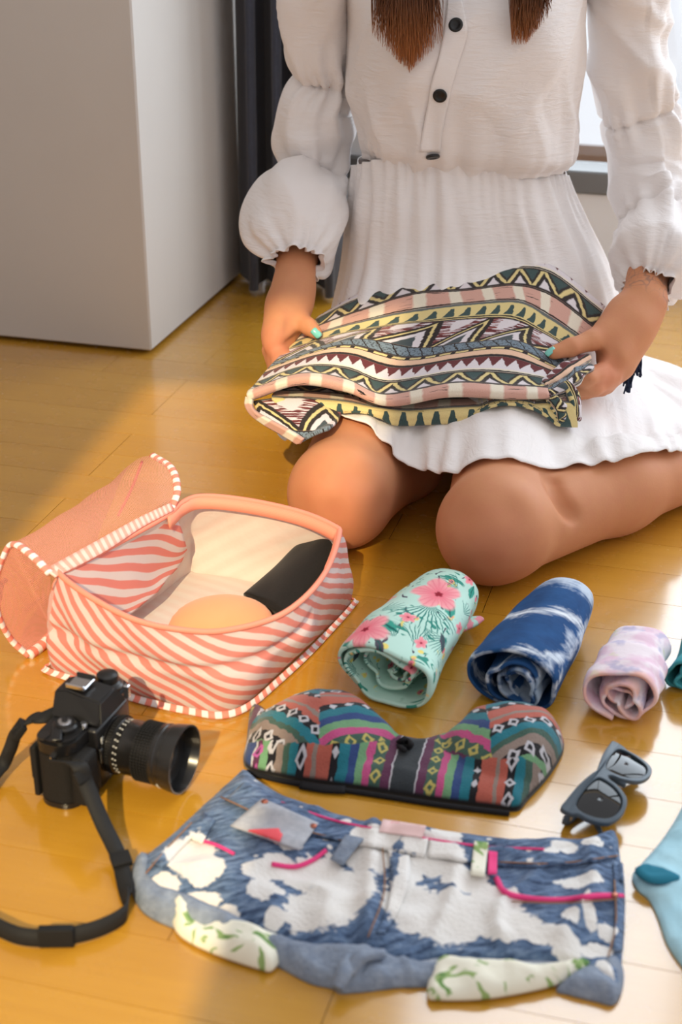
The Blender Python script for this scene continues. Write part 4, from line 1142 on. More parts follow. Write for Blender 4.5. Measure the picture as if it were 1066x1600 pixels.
bmesh.ops.bevel(bm, geom=list(bm.edges), offset=0.002, segments=2, affect='EDGES')
cpart('prism_housing', bm, m_cb, ang=35)
bm = box_bm(0.022, 0.022, 0.003, 0.0008, 1, loc=(-0.026, 0.003, 0.1115)); cpart('hot_shoe', bm, m_chrome)
cpart('shoe_rail', box_bm(0.022, 0.003, 0.005, 0.0006, 1, loc=(-0.026, -0.0085, 0.1135)), m_chrome)
cpart('shoe_rail', box_bm(0.022, 0.003, 0.005, 0.0006, 1, loc=(-0.026, 0.0145, 0.1135)), m_cb)
def dial(name, x, y, z0, prof, mat, seg=36, parent=None):
    bm = lathe_bm(prof, seg); bm.transform(Matrix.Translation((x, y, z0)) @ Matrix.Rotation(-math.pi / 2, 4, 'Y'))
    return cpart(name, bm, mat, parent, ang=35)
# far shoulder: big black rewind / mode dial standing proud
dial('rewind_dial', -0.020, 0.047, 0.082, [(0, .014), (.006, .0145), (.008, .012), (.012, .0125), (.016, .0115), (.018, .008)], m_cb)
dial('iso_collar', -0.020, 0.047, 0.082, [(0, .0165), (.004, .017), (.006, .015)], m_lb)
cpart('prism_lamp', box_bm(0.006, 0.006, 0.016, 0.001, 1, loc=(0.013, 0.030, 0.094)), m_chrome)
# near shoulder: speed dial, winding lever, shutter button, counter
sdial = dial('speed_dial', -0.022, -0.040, 0.082, [(0, .013), (.005, .0135), (.007, .011), (.009, .0105)], m_cb)
dial('dial_cap', -0.022, -0.040, 0.0905, [(0, .0075), (.0015, .007), (.002, .004)], m_chrome, parent=sdial)
dial('dial_centre', -0.022, -0.040, 0.0925, [(0, .0035), (.0015, .003)], m_cb, parent=sdial)
dial('shutter_button', -0.006, -0.030, 0.082, [(0, .004), (.003, .004), (.005, .003)], m_chrome)
bm = box_bm(0.010, 0.034, 0.003, 0.0012, 2, loc=(0, -0.012, 0)); bm.transform(Matrix.Translation((-0.028, -0.044, 0.088)) @ Matrix.Rotation(math.radians(28), 4, 'Z')); cpart('winding_lever', bm, m_cb, smooth=True)
dial('frame_counter', -0.036, -0.060, 0.081, [(0, .007), (.003, .0065)], m_lb)
cpart('self_timer_lever', box_bm(0.004, 0.006, 0.018, 0.0015, 2, loc=(0.012, -0.030, 0.05)), m_cb, smooth=True)
for y in (-0.071, 0.071): dial('strap_lug', -0.020, y, 0.066, [(0, .0035), (.003, .0035)], m_chrome, 14)
# name letter on the front of the top plate
cu = bpy.data.curves.new('letter', 'FONT'); cu.body = 'E'; cu.size = 0.010; cu.extrude = 0.0003; cu.align_x = 'CENTER'
to = bpy.data.objects.new('tmp', cu); col.objects.link(to); bpy.context.view_layer.update()
me = bpy.data.meshes.new_from_object(to.evaluated_get(bpy.context.evaluated_depsgraph_get())); bpy.data.objects.remove(to)
me.transform(CM @ Matrix.Translation((0.0096, -0.022, 0.060)) @ Matrix.Rotation(math.radians(90), 4, 'Z') @ Matrix.Rotation(math.radians(90), 4, 'X'))
me.materials.clear(); me.materials.append(m_wm); lo = bpy.data.objects.new('letter', me); col.objects.link(lo); par(lo, co)
# lens: each ring is a part; knurling is real
lens = empty('lens', CM @ Vector((0, 0.004, LZ))); par(lens, co)
LM = CM @ Matrix.Translation((0, 0.004, 0))
def lring(name, prof, mat, seg=56, bump=None):
    bm = lathe_bm(prof, seg); bm.transform(Matrix.Translation((0, 0.004, LZ)) @ Matrix.Diagonal((0.87, 1, 1, 1))); o = bm_obj(name, bm, mat, lens, mtx=CM, smooth=True); edge_split(o, 30); return o
lring('mount_ring', [(0.004, .031), (0.012, .031), (0.013, .0285)], m_cb)
lring('aperture_ring', [(0.013, .029), (0.014, .0305), (0.022, .0305), (0.023, .029)], m_lb)
lring('depth_scale', [(0.023, .0285), (0.030, .0285), (0.031, .029)], m_lb)
lring('barrel', [(0.031, .0295), (0.048, .0300), (0.050, .0310), (0.075, .0315)], m_lb)
lring('front_ring', [(0.074, .0330), (0.080, .0340), (0.081, .0332), (0.088, .0345)], m_lb)
hoodp = [(0.086, .0335), (0.088, .0350), (0.104, .0372), (0.106, .0372), (0.106, .0352), (0.098, .0335), (0.088, .0310), (0.086, .0290), (0.084, .0285)]
bm = bmesh.new(); rings = []
for x, r in hoodp: rings.append([bm.verts.new((x, r * math.cos(2 * math.pi * k / 64), r * math.sin(2 * math.pi * k / 64))) for k in range(64)])
for a, b in zip(rings[:-1], rings[1:]):
    for k in range(64): bm.faces.new((a[k], a[(k + 1) % 64], b[(k + 1) % 64], b[k]))
bmesh.ops.recalc_face_normals(bm, faces=bm.faces); bm.transform(Matrix.Translation((0, 0.004, LZ)) @ Matrix.Diagonal((0.87, 1, 1, 1)))
o = bm_obj('lens_hood', bm, m_lb, lens, mtx=CM, smooth=True); edge_split(o, 30)
lring('front_glass', [(0.080, .0288), (0.083, .0286), (0.0865, .022), (0.0885, .012), (0.089, .002)], M('coated_glass', (10, 11, 16), 0.02, spec=1.0, coat=1.0))
def knurl(name, x0, x1, r, n, rows, h, mat, duty=0.6):
    bm = bmesh.new(); dx = (x1 - x0) / rows
    for i in range(rows):
        for k in range(n):
            a = 2 * math.pi * (k + 0.5) / n; wd = 2 * math.pi * r / n * duty
            m4 = Matrix.Translation((0, 0.004, LZ)) @ Matrix.Rotation(a, 4, 'X') @ Matrix.Translation((x0 + dx * (i + 0.5), 0, r))
            b_ = bmesh.ops.create_cube(bm, size=1.0, matrix=m4 @ Matrix.Diagonal((dx * 0.72, wd, h, 1)))
    return cpart(name, bm, mat, lens)
k_ = knurl('zoom_grip', 0.0435, 0.0644, 0.0318, 60, 6, 0.0022, m_rub); k_['kind'] = 'stuff'
k_ = knurl('focus_grip', 0.0122, 0.0191, 0.0308, 56, 1, 0.0022, m_rub, 0.55); k_['kind'] = 'stuff'
bm = bmesh.new()
for k in range(26):
    a = 2 * math.pi * k / 26 + 0.05
    for j in range(2):
        bmesh.ops.create_cube(bm, size=1.0, matrix=Matrix.Translation((0, 0.004, LZ)) @ Matrix.Rotation(a + 0.03 * j, 4, 'X') @ Matrix.Translation((0.022 + 0.003 * j, 0, 0.0288)) @ Matrix.Diagonal((0.0018, 0.0012, 0.0004, 1)))
k_ = cpart('scale_marks', bm, m_wm, lens); k_['kind'] = 'stuff'
bm = bmesh.new()
for k in range(9):
    a = math.radians(118) + k * 0.055
    bmesh.ops.create_cube(bm, size=1.0, matrix=Matrix.Translation((0, 0.004, LZ)) @ Matrix.Rotation(a, 4, 'X') @ Matrix.Translation((0.0735, 0, 0.0345)) @ Matrix.Diagonal((0.0018, 0.0012, 0.0003, 1)))
k_ = cpart('rim_lettering', bm, m_wm, lens); k_['kind'] = 'stuff'
# straps
m_strap = M('black_webbing', lambda c: c.mix(c.noise(c.pos()[3], 900, 1), (22, 22, 23), (36, 36, 37)), 0.7)
lugn = CM @ Vector((-0.018, -0.072, 0.064)); lugf = CM @ Vector((-0.030, 0.072, 0.066))
s1p = [tuple(lugn), tuple(G(122, 1196, 0.070)), tuple(G(135, 1226, 0.052)), tuple(G(160, 1285, 0.026)), tuple(G(184, 1335, 0.012)), tuple(G(194, 1374, 0.008)), tuple(G(199, 1404, 0.009))]
sides = [(1, 0.2, -0.3), (1, 0.3, -0.2), (1, .5, 0), (1, .45, 0), (1, .4, 0.1), (1, .3, 0.3), (0.5, 0.3, 0.9)]
st1 = ribbon('strap', s1p, 0.0145, sides, m_strap, co, 0.0022, 70)
s2p = [tuple(G(198, 1396, 0.009)), tuple(G(199, 1414, 0.009)), tuple(G(190, 1432, 0.009)), tuple(G(150, 1452, 0.009)), tuple(G(95, 1464, 0.009)), tuple(G(40, 1464, 0.009)), tuple(G(0, 1450, 0.009)), tuple(G(-50, 1420, 0.009)), tuple(G(-90, 1370, 0.009))]
ribbon('strap', s2p, 0.0150, [(0.1, 0.35, 1)] * 9, m_strap, co, 0.0024, 90)
s3p = [tuple(lugf), tuple(G(78, 1118, 0.066)), tuple(G(52, 1122, 0.062)), tuple(G(28, 1140, 0.05)), tuple(G(16, 1170, 0.03)), tuple(G(2, 1200, 0.012)), tuple(G(-25, 1240, 0.009))]
ribbon('strap', s3p, 0.013, [(0.3, 0.8, 0.6), (0.3, .9, .3), (.2, .9, .2), (.8, .5, .2), (1, .3, .1), (1, .3, .3), (.8, .2, .6)], m_strap, co, 0.0022, 70)
def keeper(p, d, size, name='strap_keeper'):
    d = Vector(d).normalized(); up = Vector((0, 0, 1)); s_ = d.cross(up).normalized(); u_ = s_.cross(d)
    mt = Matrix(((d.x, s_.x, u_.x, p[0]), (d.y, s_.y, u_.y, p[1]), (d.z, s_.z, u_.z, p[2]), (0, 0, 0, 1)))
    bm_obj(name, box_bm(*size, 0.0012, 2), m_rub, co, mtx=mt, smooth=True)
keeper(G(189, 1343, 0.012), G(198, 1374, 0.010) - G(180, 1322, 0.016), (0.016, 0.018, 0.006))
keeper(G(88, 1463, 0.010), (1, 0.02, 0), (0.029, 0.008, 0.0185))
keeper(G(30, 1140, 0.052), G(14, 1172, 0.03) - G(50, 1122, 0.062), (0.016, 0.018, 0.007))
keeper(G(128, 1212, 0.061), G(140, 1236, 0.048) - G(118, 1190, 0.074), (0.012, 0.0165, 0.005))

# ------------------------------------------------------------------ the kneeling person
who = empty('person', (0.16, 1.95, 0.0), 'person in a white button dress kneeling on the floor with a patterned throw', 'person')
B = Field((-0.15, 1.48, -0.004), (0.66, 2.40, 1.09), 0.0036)
kA, kB = np.array([0.000, 1.700, 0.070]), np.array([0.184, 1.597, 0.072])
hA, hB = np.array([0.095, 2.13, 0.110]), np.array([0.265, 2.09, 0.110])
# legs
def lerp(a, b, t): return a + (b - a) * t
B.cap(kA, lerp(kA, hA, .5), 0.060, 0.064, 0.03); B.cap(lerp(kA, hA, .5), hA, 0.064, 0.072, 0.03)
B.ell(kA + np.array([-0.004, -0.012, 0.004]), (0.058, 0.056, 0.060), 0.025)
B.ell(kA + np.array([-0.012, -0.040, 0.014]), (0.026, 0.022, 0.030), 0.022)
ankA = np.array([0.150, 2.10, 0.040])
B.cap(kA + np.array([0.004, 0.0, -0.016]), lerp(kA, ankA, .4) + np.array([0.02, 0, -0.012]), 0.052, 0.056, 0.03); B.cap(lerp(kA, ankA, .4) + np.array([0.02, 0, -0.012]), ankA, 0.056, 0.034, 0.03)
B.cap(kB, lerp(kB, hB, .5), 0.061, 0.064, 0.03); B.cap(lerp(kB, hB, .5), hB, 0.064, 0.072, 0.03)
B.ell(kB + np.array([-0.006, -0.010, 0.002]), (0.064, 0.058, 0.068), 0.022)
B.ell(kB + np.array([-0.016, -0.040, 0.012]), (0.028, 0.022, 0.032), 0.022)
cB = np.array([0.350, 1.735, 0.056]); ankB = np.array([0.530, 1.868, 0.040])
B.cap(kB + np.array([0.022, 0.012, -0.012]), cB, 0.052, 0.053, 0.016); B.cap(cB, ankB, 0.053, 0.033, 0.03)
B.cap(ankB, ankB + np.array([0.03, 0.03, -0.004]), 0.033, 0.030, 0.02); B.cap(ankB + np.array([0.02, 0.03, -0.006]), ankB + np.array([0.075, 0.125, -0.016]), 0.030, 0.022, 0.02)
B.cap(ankA, ankA + np.array([0.02, 0.12, -0.014]), 0.032, 0.022, 0.02)
# trunk, neck, head
B.ell((0.18, 2.15, 0.185), (0.155, 0.115, 0.11), 0.05)
B.cap((0.175, 2.15, 0.28), (0.175, 2.145, 0.42), 0.085, 0.075, 0.05)
B.ell((0.175, 2.145, 0.40), (0.118, 0.078, 0.10), 0.05)
B.ell((0.172, 2.14, 0.56), (0.128, 0.086, 0.13), 0.05)
B.cap((0.07, 2.15, 0.665), (0.29, 2.15, 0.665), 0.040, 0.040, 0.05)
B.cap((0.17, 2.15, 0.68), (0.165, 2.115, 0.80), 0.052, 0.048, 0.04)
hc = np.array([0.163, 2.090, 0.915]); tilt = Matrix.Rotation(math.radians(22), 3, 'X')
def hd(x, y, z): return hc + np.array(tilt @ Vector((x, y, z)))
B.ell(hd(0, 0.012, 0.022), (0.072, 0.088, 0.085), 0.02, tilt)
B.ell(hd(0, -0.018, -0.035), (0.056, 0.066, 0.072), 0.03, tilt)
B.ell(hd(0, -0.048, -0.085), (0.028, 0.026, 0.020), 0.03, tilt)
B.cap(hd(0, -0.078, 0.004), hd(0, -0.096, -0.030), 0.008, 0.012, 0.014)
for s in (-1, 1):
    B.ell(hd(0.030 * s, -0.070, 0.006), (0.015, 0.010, 0.010), 0.012, tilt)
    B.ell(hd(0.072 * s, 0.004, -0.012), (0.008, 0.018, 0.030), 0.008, tilt)
B.ell(hd(0, -0.082, -0.056), (0.024, 0.010, 0.006), 0.008, tilt); B.ell(hd(0, -0.080, -0.066), (0.021, 0.010, 0.007), 0.008, tilt)
BL_ = Field((0, 0, 0), (0.01, 0.01, 0.01), 0.0036); BL_.lo, BL_.n, BL_.v = B.lo, B.n, B.v.copy()      # trunk and legs only, for draping
# arms
def V3(px, py, Y): return np.array(list(P(px, py, Y)))
shA, elA, wrA = np.array([-0.012, 2.165, 0.640]), V3(478, 262, 2.205), V3(459, 452, 1.990)
B.cap(shA, V3(508, 122, 2.180), 0.028, 0.022, 0.015); B.cap(V3(508, 122, 2.180), elA, 0.022, 0.030, 0.02); B.cap(elA, lerp(elA, wrA, .45), 0.038, 0.036, 0.02); B.cap(lerp(elA, wrA, .45), wrA, 0.036, 0.026, 0.02)
shB, elB, wrB = np.array([0.362, 2.165, 0.650]), V3(1032, 300, 2.175), V3(1006, 474, 1.965)
B.cap(shB, V3(995, 160, 2.177), 0.032, 0.030, 0.015); B.cap(V3(995, 160, 2.177), elB, 0.032, 0.034, 0.02); B.cap(elB, lerp(elB, wrB, .5), 0.037, 0.034, 0.02); B.cap(lerp(elB, wrB, .5), wrB, 0.034, 0.027, 0.02)
# hand on our left: palm under the throw, thumb on top
k_s = 0.010
pal = [V3(452, 480, 1.970), V3(436, 520, 1.930), V3(430, 548, 1.905)]
B.cap(wrA, pal[0], 0.026, 0.026, 0.02); B.cap(pal[0], pal[1], 0.026, 0.022, 0.02); B.cap(V3(440, 478, 1.975), V3(428, 540, 1.918), 0.018, 0.014, 0.016)
B.cap(V3(462, 470, 1.980), V3(448, 520, 1.940), 0.018, 0.016, 0.014)
thA = [V3(450, 478, 1.966), V3(466, 497, 1.945), V3(482, 510, 1.928), V3(494, 520, 1.918)]
B.cap(thA[0], thA[1], 0.0155, 0.0130, 0.012); B.cap(thA[1], thA[2], 0.0120, 0.0112, 0.006); B.cap(thA[2], thA[3], 0.0112, 0.0092, 0.006)
for i, (bx, by, bY, mx_, my, mY, tx, ty, tY) in enumerate(((440, 535, 1.925, 446, 560, 1.898, 480, 560, 1.888), (432, 545, 1.918, 436, 572, 1.888, 476, 578, 1.872), (426, 548, 1.930, 432, 580, 1.898, 468, 588, 1.884), (420, 546, 1.944, 430, 576, 1.915, 458, 588, 1.904))):
    a, b, e = V3(bx, by, bY), V3(mx_, my, mY), V3(tx, ty, tY)
    B.cap(a, b, 0.0105, 0.0095, k_s * 0.6); B.cap(b, e, 0.0095, 0.0078, 0.005)
# hand on our right
B.cap(wrB, V3(985, 508, 1.935), 0.028, 0.029, 0.02); B.cap(V3(985, 508, 1.935), V3(958, 556, 1.892), 0.028, 0.024, 0.02)
B.cap(V3(1000, 505, 1.950), V3(970, 572, 1.905), 0.022, 0.020, 0.02); B.cap(V3(975, 490, 1.950), V3(950, 520, 1.915), 0.022, 0.018, 0.02)
thB = [V3(962, 512, 1.922), V3(924, 532, 1.888), V3(892, 543, 1.868), V3(866, 551, 1.858)]
B.cap(thB[0], thB[1], 0.0165, 0.0138, 0.014); B.cap(thB[1], thB[2], 0.0128, 0.0122, 0.006); B.cap(thB[2], thB[3], 0.0120, 0.0098, 0.006)
for (bx, by, bY, mx_, my, mY, tx, ty, tY, r) in ((945, 582, 1.868, 918, 592, 1.842, 880, 588, 1.838, .0125), (955, 588, 1.876, 930, 604, 1.852, 888, 612, 1.850, .012), (962, 586, 1.892, 940, 606, 1.870, 896, 618, 1.862, .011), (968, 580, 1.908, 948, 604, 1.890, 908, 618, 1.880, .010)):
    a, b, e = V3(bx, by, bY), V3(mx_, my, mY), V3(tx, ty, tY)
    B.cap(a, b, r * 1.2, r, 0.007); B.cap(b, e, r, r * 0.78, 0.005)
# knees, creases of thigh against calf, creases of the hands
B.dent(562, 742, 0.020, 0.006); B.dent(470, 790, 0.022, 0.003); B.dent(600, 790, 0.020, 0.004); B.dent(520, 800, 0.016, 0.003)
B.dent(724, 806, 0.018, 0.004); B.dent(800, 800, 0.020, 0.004); B.dent(760, 880, 0.016, 0.003)
B.crease([(858, 748), (866, 768), (876, 790), (892, 806)], 0.010, 0.007, 10)
B.crease([(905, 562), (925, 556), (944, 552)], 0.006, 0.0035, 8); B.crease([(908, 596), (928, 604), (950, 600)], 0.005, 0.003, 8); B.crease([(958, 545), (962, 565), (955, 585)], 0.007, 0.002, 6)
B.crease([(446, 540), (456, 530), (468, 524)], 0.006, 0.0035, 7); B.crease([(452, 500), (446, 520)], 0.006, 0.002, 5); B.crease([(478, 505), (474, 512)], 0.004, 0.0015, 3); B.crease([(893, 536), (889, 548)], 0.004, 0.0015, 3)
bv_, bf_ = B.mesh()
bv_[:, 2] = np.maximum(bv_[:, 2], 0.0)
tat = Vector(V3(1012, 458, 1.985))
def skincol(c):
    x, y, z, v = c.pos()
    k = c.mix(c.noise(v, 14, 3, 0.6), (190, 126, 88), (208, 146, 106))
    k = c.mix(c.gt(c.noise(v, 60, 3), 0.55, 0.2) * 0.18, k, (196, 120, 96))
    def near(p_, r): 
        a = x - float(p_[0]); b = y - float(p_[1]); d = z - float(p_[2])
        return c.sqrt(a * a + b * b + d * d) * (1.0 / r)
    for p_, r in ((kA + np.array([0, -.05, 0]), 0.07), (kB + np.array([-.01, -.05, -0.01]), 0.075)):
        k = c.mix(c.lt(near(p_, r), 0.6, 0.9) * 0.45, k, (196, 112, 84))
    # rosy knuckles
    for p_ in (V3(945, 585, 1.86), V3(430, 545, 1.905)): k = c.mix(c.lt(near(p_, 0.035), 0.6, 0.9) * 0.4, k, (214, 126, 104))
    # fine-line tattoo round one wrist
    m_ = c.lt(near(tat, 0.042), 1.0, 0.3)
    ln = c.m('ABSOLUTE', c.noise(v, 42, 1, 0.5, 0.8) - 0.5)
    l2 = c.lt(c.voro(v, 70, 'DISTANCE_TO_EDGE'), 0.05, 0.05) * c.gt(c.noise(v, 40, 1), 0.48, 0.05)
    k = c.mix(m_ * c.lt(ln, 0.020, 0.02) * 0.42, k, (84, 84, 92))
    k = c.mix(m_ * l2 * 0.15, k, (84, 84, 92))
    k = c.mix(c.lt(near(tat + Vector((0.018, 0.0, 0.008)), 0.024), 0.8, 0.5) * c.gt(c.noise(v, 90, 2), 0.5, 0.15) * 0.5, k, (92, 94, 100))
    return k
m_skin = M('skin', skincol, 0.6, spec=0.28, sss=0.10, bump=lambda c: (c.noise(c.pos()[3], 350, 3), 0.12, 0.001))
body = mesh_obj('body', bv_, bf_, m_skin, who)
sm = body.modifiers.new('soften', 'SMOOTH'); sm.iterations = 3; sm.factor = 0.5
bb = bvh_of(body)
# painted nails on both thumbs
m_nail = M('mint_nail_varnish', (120, 204, 192), 0.2, spec=0.6, coat=0.6)
for (px, py, ax) in ((495, 520, thA[3] - thA[2]), (859, 548, thB[3] - thB[2])):
    l, n = hit(bb, px, py)
    if l is None: continue
    ax = Vector(ax).normalized(); n = (n + Vector((0, -0.2, 0.5))).normalized(); ax = (ax - n * ax.dot(n)).normalized(); sd2 = n.cross(ax)
    g = np.zeros((9, 9, 3))
    for i, s in enumerate(np.linspace(-1, 1, 9)):
        for j, t in enumerate(np.linspace(-1, 1, 9)):
            wd = 0.0052 * (1 - 0.18 * max(0, s) ** 3); lx = 0.0072 * s * (1 - 0.12 * t * t)
            g[i, j] = l + ax * lx + sd2 * (wd * t) + n * (0.0012 - 0.0030 * t * t - 0.0010 * s * s)
    grid_obj('nail', g, m_nail, body, thick=0.0012)
# wrist hair tie / cuff elastics come with the sleeves

# ---- dress
def dresscol(c): return c.mix(c.noise(c.pos()[3], 9, 3), (240, 234, 232), (246, 241, 239))
def dressbump(c):
    x, y, z, v = c.pos()
    a = c.noise(c.vec(x * 0.6, y * 0.6, z * 3.2), 55, 3, 0.6, 0.6)
    mk = c.gt(c.noise(v, 11, 2), 0.46, 0.25)
    return (a * (0.25 + 0.75 * mk) + 0.5 * c.noise(v, 18, 3), 0.42, 0.006)
m_dress = M('white_seersucker_cotton', dresscol, 0.9, spec=0.15, sheen=0.15, trans=0.08, bump=dressbump)
# bodice rings: z, cx, cy, rx, ry
rings = [(0.384, .174, 2.140, .143, .098), (0.392, .174, 2.138, .146, .101), (0.400, .175, 2.136, .152, .108), (0.420, .176, 2.132, .161, .118), (0.47, .174, 2.131, .166, .125), (0.52, .173, 2.132, .168, .130), (0.57, .173, 2.135, .170, .128), (0.61, .172, 2.138, .172, .120), (0.655, .172, 2.145, .165, .100), (0.69, .172, 2.150, .135, .078), (0.715, .171, 2.148, .085, .066)]
nt_ = 300; thv = np.arange(nt_) / nt_ * 2 * math.pi
rr = cr(np.array(rings), 150)
rr[:, 3] *= np.interp(rr[:, 0], [0.384, 0.42, 0.5, 0.72], [1.0, 0.955, 0.945, 0.96])
bp_ = np.zeros((150, nt_, 3))
for i, (z, cx, cy, rx, ry) in enumerate(rr):
    e = 0.93
    bp_[i, :, 0] = cx + rx * np.sign(np.cos(thv)) * np.abs(np.cos(thv)) ** e; bp_[i, :, 1] = cy + ry * np.sign(np.sin(thv)) * np.abs(np.sin(thv)) ** e; bp_[i, :, 2] = z
front = np.clip(-np.sin(thv), 0, 1)
for i, (z, *_) in enumerate(rr):
    gat = np.exp(-max(0, z - 0.390) / 0.022) * 0.0032 * np.sin(thv * 34 + 2.5 * np.sin(thv * 5)) * (0.6 + 0.4 * np.sin(thv * 7 + 1))
    fold = 0.009 * wob(thv * 3.2, np.full(nt_, z * 16), 41, 7, 1.0) * math.exp(-((z - 0.45) / 0.09) ** 2) + 0.004 * wob(thv * 7, np.full(nt_, z * 12), 43)
    bust = 0.014 * (np.exp(-((thv - math.radians(238)) / 0.32) ** 2) + np.exp(-((thv - math.radians(302)) / 0.32) ** 2)) * math.exp(-((z - 0.555) / 0.05) ** 2)
    fold = fold + 0.0050 * ridge(thv * 6.0 + z * 9, np.full(nt_, z * 22), 47) * math.exp(-((z - 0.44) / 0.06) ** 2) + 0.0030 * ridge(thv * 4.0 - z * 14, np.full(nt_, z * 9), 49)
    gat = gat + np.exp(-max(0, z - 0.390) / 0.05) * 0.0040 * np.sin(thv * 17 + 3 * np.sin(thv * 4 + 1))
    r_ = gat + fold + bust
    bp_[i, :, 0] += np.cos(thv) * r_; bp_[i, :, 1] += np.sin(thv) * r_
    bp_[i, :, 2] += 0.012 * (np.cos(thv) * -0.5) * math.exp(-((z - 0.39) / 0.05) ** 2) - 0.010 * np.clip(np.cos(thv), 0, 1) * math.exp(-((z - 0.41) / 0.02) ** 2)
dress = grid_obj('dress', bp_, m_dress, who, cv=True, thick=0.0012)
# skirt: columns round the body, rows waist -> hem
def Q(x, y, z): return (x, y, z)
cols = [
 [P(558, 258, 2.125), P(548, 330, 2.105), P(536, 430, 2.085), P(505, 560, 1.980), P(474, 640, 1.880), P(456, 690, 1.800)],
 [P(585, 250, 2.072), P(580, 330, 2.050), P(572, 430, 2.030), P(545, 540, 1.920), P(530, 600, 1.850), P(522, 660, 1.775)],
 [P(625, 247, 2.050), P(622, 330, 2.030), P(618, 430, 2.005), P(612, 560, 1.895), P(608, 610, 1.835), P(600, 700, 1.730)],
 [P(672, 248, 2.043), P(672, 330, 2.022), P(674, 430, 1.998), P(668, 575, 1.888), P(662, 640, 1.805), P(655, 730, 1.705)],
 [P(720, 252, 2.041), P(722, 330, 2.020), P(728, 430, 1.996), P(722, 560, 1.890), P(716, 620, 1.815), P(705, 738, 1.650)],
 [P(770, 258, 2.044), P(775, 330, 2.022), P(792, 430, 1.998), P(795, 545, 1.900), P(795, 605, 1.820), P(790, 735, 1.640)],
 [P(820, 264, 2.056), P(830, 330, 2.035), P(858, 430, 2.010), P(870, 560, 1.905), P(878, 630, 1.830), P(880, 738, 1.672)],
 [P(858, 269, 2.085), P(880, 340, 2.070), P(915, 430, 2.050), P(945, 570, 1.965), P(955, 645, 1.880), P(960, 733, 1.696)],
 [P(880, 273, 2.135), P(910, 345, 2.130), P(945, 420, 2.125), P(985, 560, 2.060), P(1010, 640, 1.970), P(1028, 714, 1.742)],
 [P(882, 272, 2.180), P(912, 345, 2.185), P(944, 420, 2.190), P(990, 580, 2.120), P(1045, 635, 2.040), P(1090, 692, 1.800)],
 [Q(.290, 2.225, .385), Q(.310, 2.25, .32), Q(.330, 2.265, .24), Q(.370, 2.25, .14), Q(.46, 2.20, .06), Q(.56, 2.02, .075)],
 [Q(.225, 2.238, .387), Q(.235, 2.27, .32), Q(.245, 2.30, .24), Q(.27, 2.33, .14), Q(.33, 2.37, .05), Q(.45, 2.34, .012)],
 [Q(.130, 2.238, .390), Q(.125, 2.27, .32), Q(.120, 2.30, .24), Q(.11, 2.33, .14), Q(.10, 2.37, .05), Q(.11, 2.40, .012)],
 [Q(.060, 2.205, .393), Q(.045, 2.23, .32), Q(.030, 2.25, .24), Q(.010, 2.26, .14), Q(-.02, 2.26, .06), Q(-.04, 2.24, .012)],
 [P(556, 256, 2.170), P(544, 330, 2.165), P(530, 430, 2.150), P(500, 560, 2.06), P(462, 640, 1.980), P(440, 668, 1.930)]]
cg = np.array([[list(p_) for p_ in c_] for c_ in cols]).transpose(1, 0, 2)
sk = surf(cg, 110, 240, True)
nrm = normals(sk, False, True)
vv_ = np.linspace(0, 1, 110)[:, None]; uu_ = (np.arange(240) / 240 * 2 * math.pi)[None]
rip = 0.0040 * np.sin(uu_ * 38 + 2.2 * np.sin(uu_ * 6)) * np.exp(-vv_ / 0.09) + 0.0038 * np.sin(uu_ * 15 + 2.0 * np.sin(uu_ * 4 + 1) + vv_ * 1.5) * np.clip(vv_ * 6, 0, 1) * np.exp(-vv_ / 0.5)
rip = rip + 0.0045 * ridge(uu_ * 9.0, vv_ * 3.0 + 0.6 * np.sin(uu_ * 5), 55) * np.clip(vv_ * 4, 0, 1) + (0.0036 * wob(uu_ * 7.0, vv_ * 5.0 + uu_ * 0, 51, 8, 1.2) + 0.0018 * wob(uu_ * 20.0, vv_ * 12.0, 52, 8, 1.0)) * np.clip(vv_ * 3, 0, 1)
hemw = 0.0022 * np.sin(uu_ * 26 + 1.5 * np.sin(uu_ * 9)) * np.clip((vv_ - 0.9) * 10, 0, 1)
skp = relax(push_out(sk, BL_, 0.007), 6, False, True); skp = push_out(skp, BL_, 0.006); skp = skp + normals(skp, False, True) * (rip + hemw)[..., None]; skp = push_out(skp, BL_, 0.004)
skirt = grid_obj('skirt', skp, m_dress, dress, cv=True, thick=0.0014)
# sleeves with elastic gathers
def sleeve(path, radii, cinch, seed, flat=0.92):
    n, m = 130, 96
    p0 = cr(PA(path), n); r0 = cr(np.array(radii, float)[:, None], n)[:, 0]
    q = tube_pts(p0, r0, m, None, flat)
    L = np.concatenate([[0], np.cumsum(np.linalg.norm(np.diff(p0, axis=0), axis=1))])
    k_i = [c_ * (n - 1) / (len(path) - 1) for c_ in cinch]
    nn_ = q - p0[:, None]; nn_ /= np.linalg.norm(nn_, axis=-1, keepdims=True)
    thq = (np.arange(m) / m * 2 * math.pi)[None]
    d = np.zeros((n, m))
    idx_ = np.arange(n)[:, None]
    for c_ in k_i:
        dist = np.abs(L[:, None] - L[int(round(c_))])
        d += 0.0050 * np.sin(thq * 13 + 2.2 * np.sin(thq * 3 + seed + c_)) * np.exp(-dist / 0.024) + 0.0036 * np.sin(thq * 7 + 2.5 * np.sin(thq * 2 + seed * 2 + c_)) * np.exp(-dist / 0.05)
        d -= 0.0080 * np.exp(-(dist / 0.0045) ** 2)
    d += 0.0060 * ridge(thq * 2.2 + L[:, None] * 8, L[:, None] * 30 + thq * 0.8, seed + 9, 5, 1.0) + 0.0065 * wob(thq * 2.6 + L[:, None] * 5, L[:, None] * 32 + thq * 0, seed, 8, 1.0) + 0.0024 * wob(thq * 5.0, L[:, None] * 60 + thq * 0.4, seed + 3, 8, 1.0)
    o = grid_obj('sleeve', q + nn_ * d[..., None], m_dress, dress, cv=True, thick=0.0012)
    return o
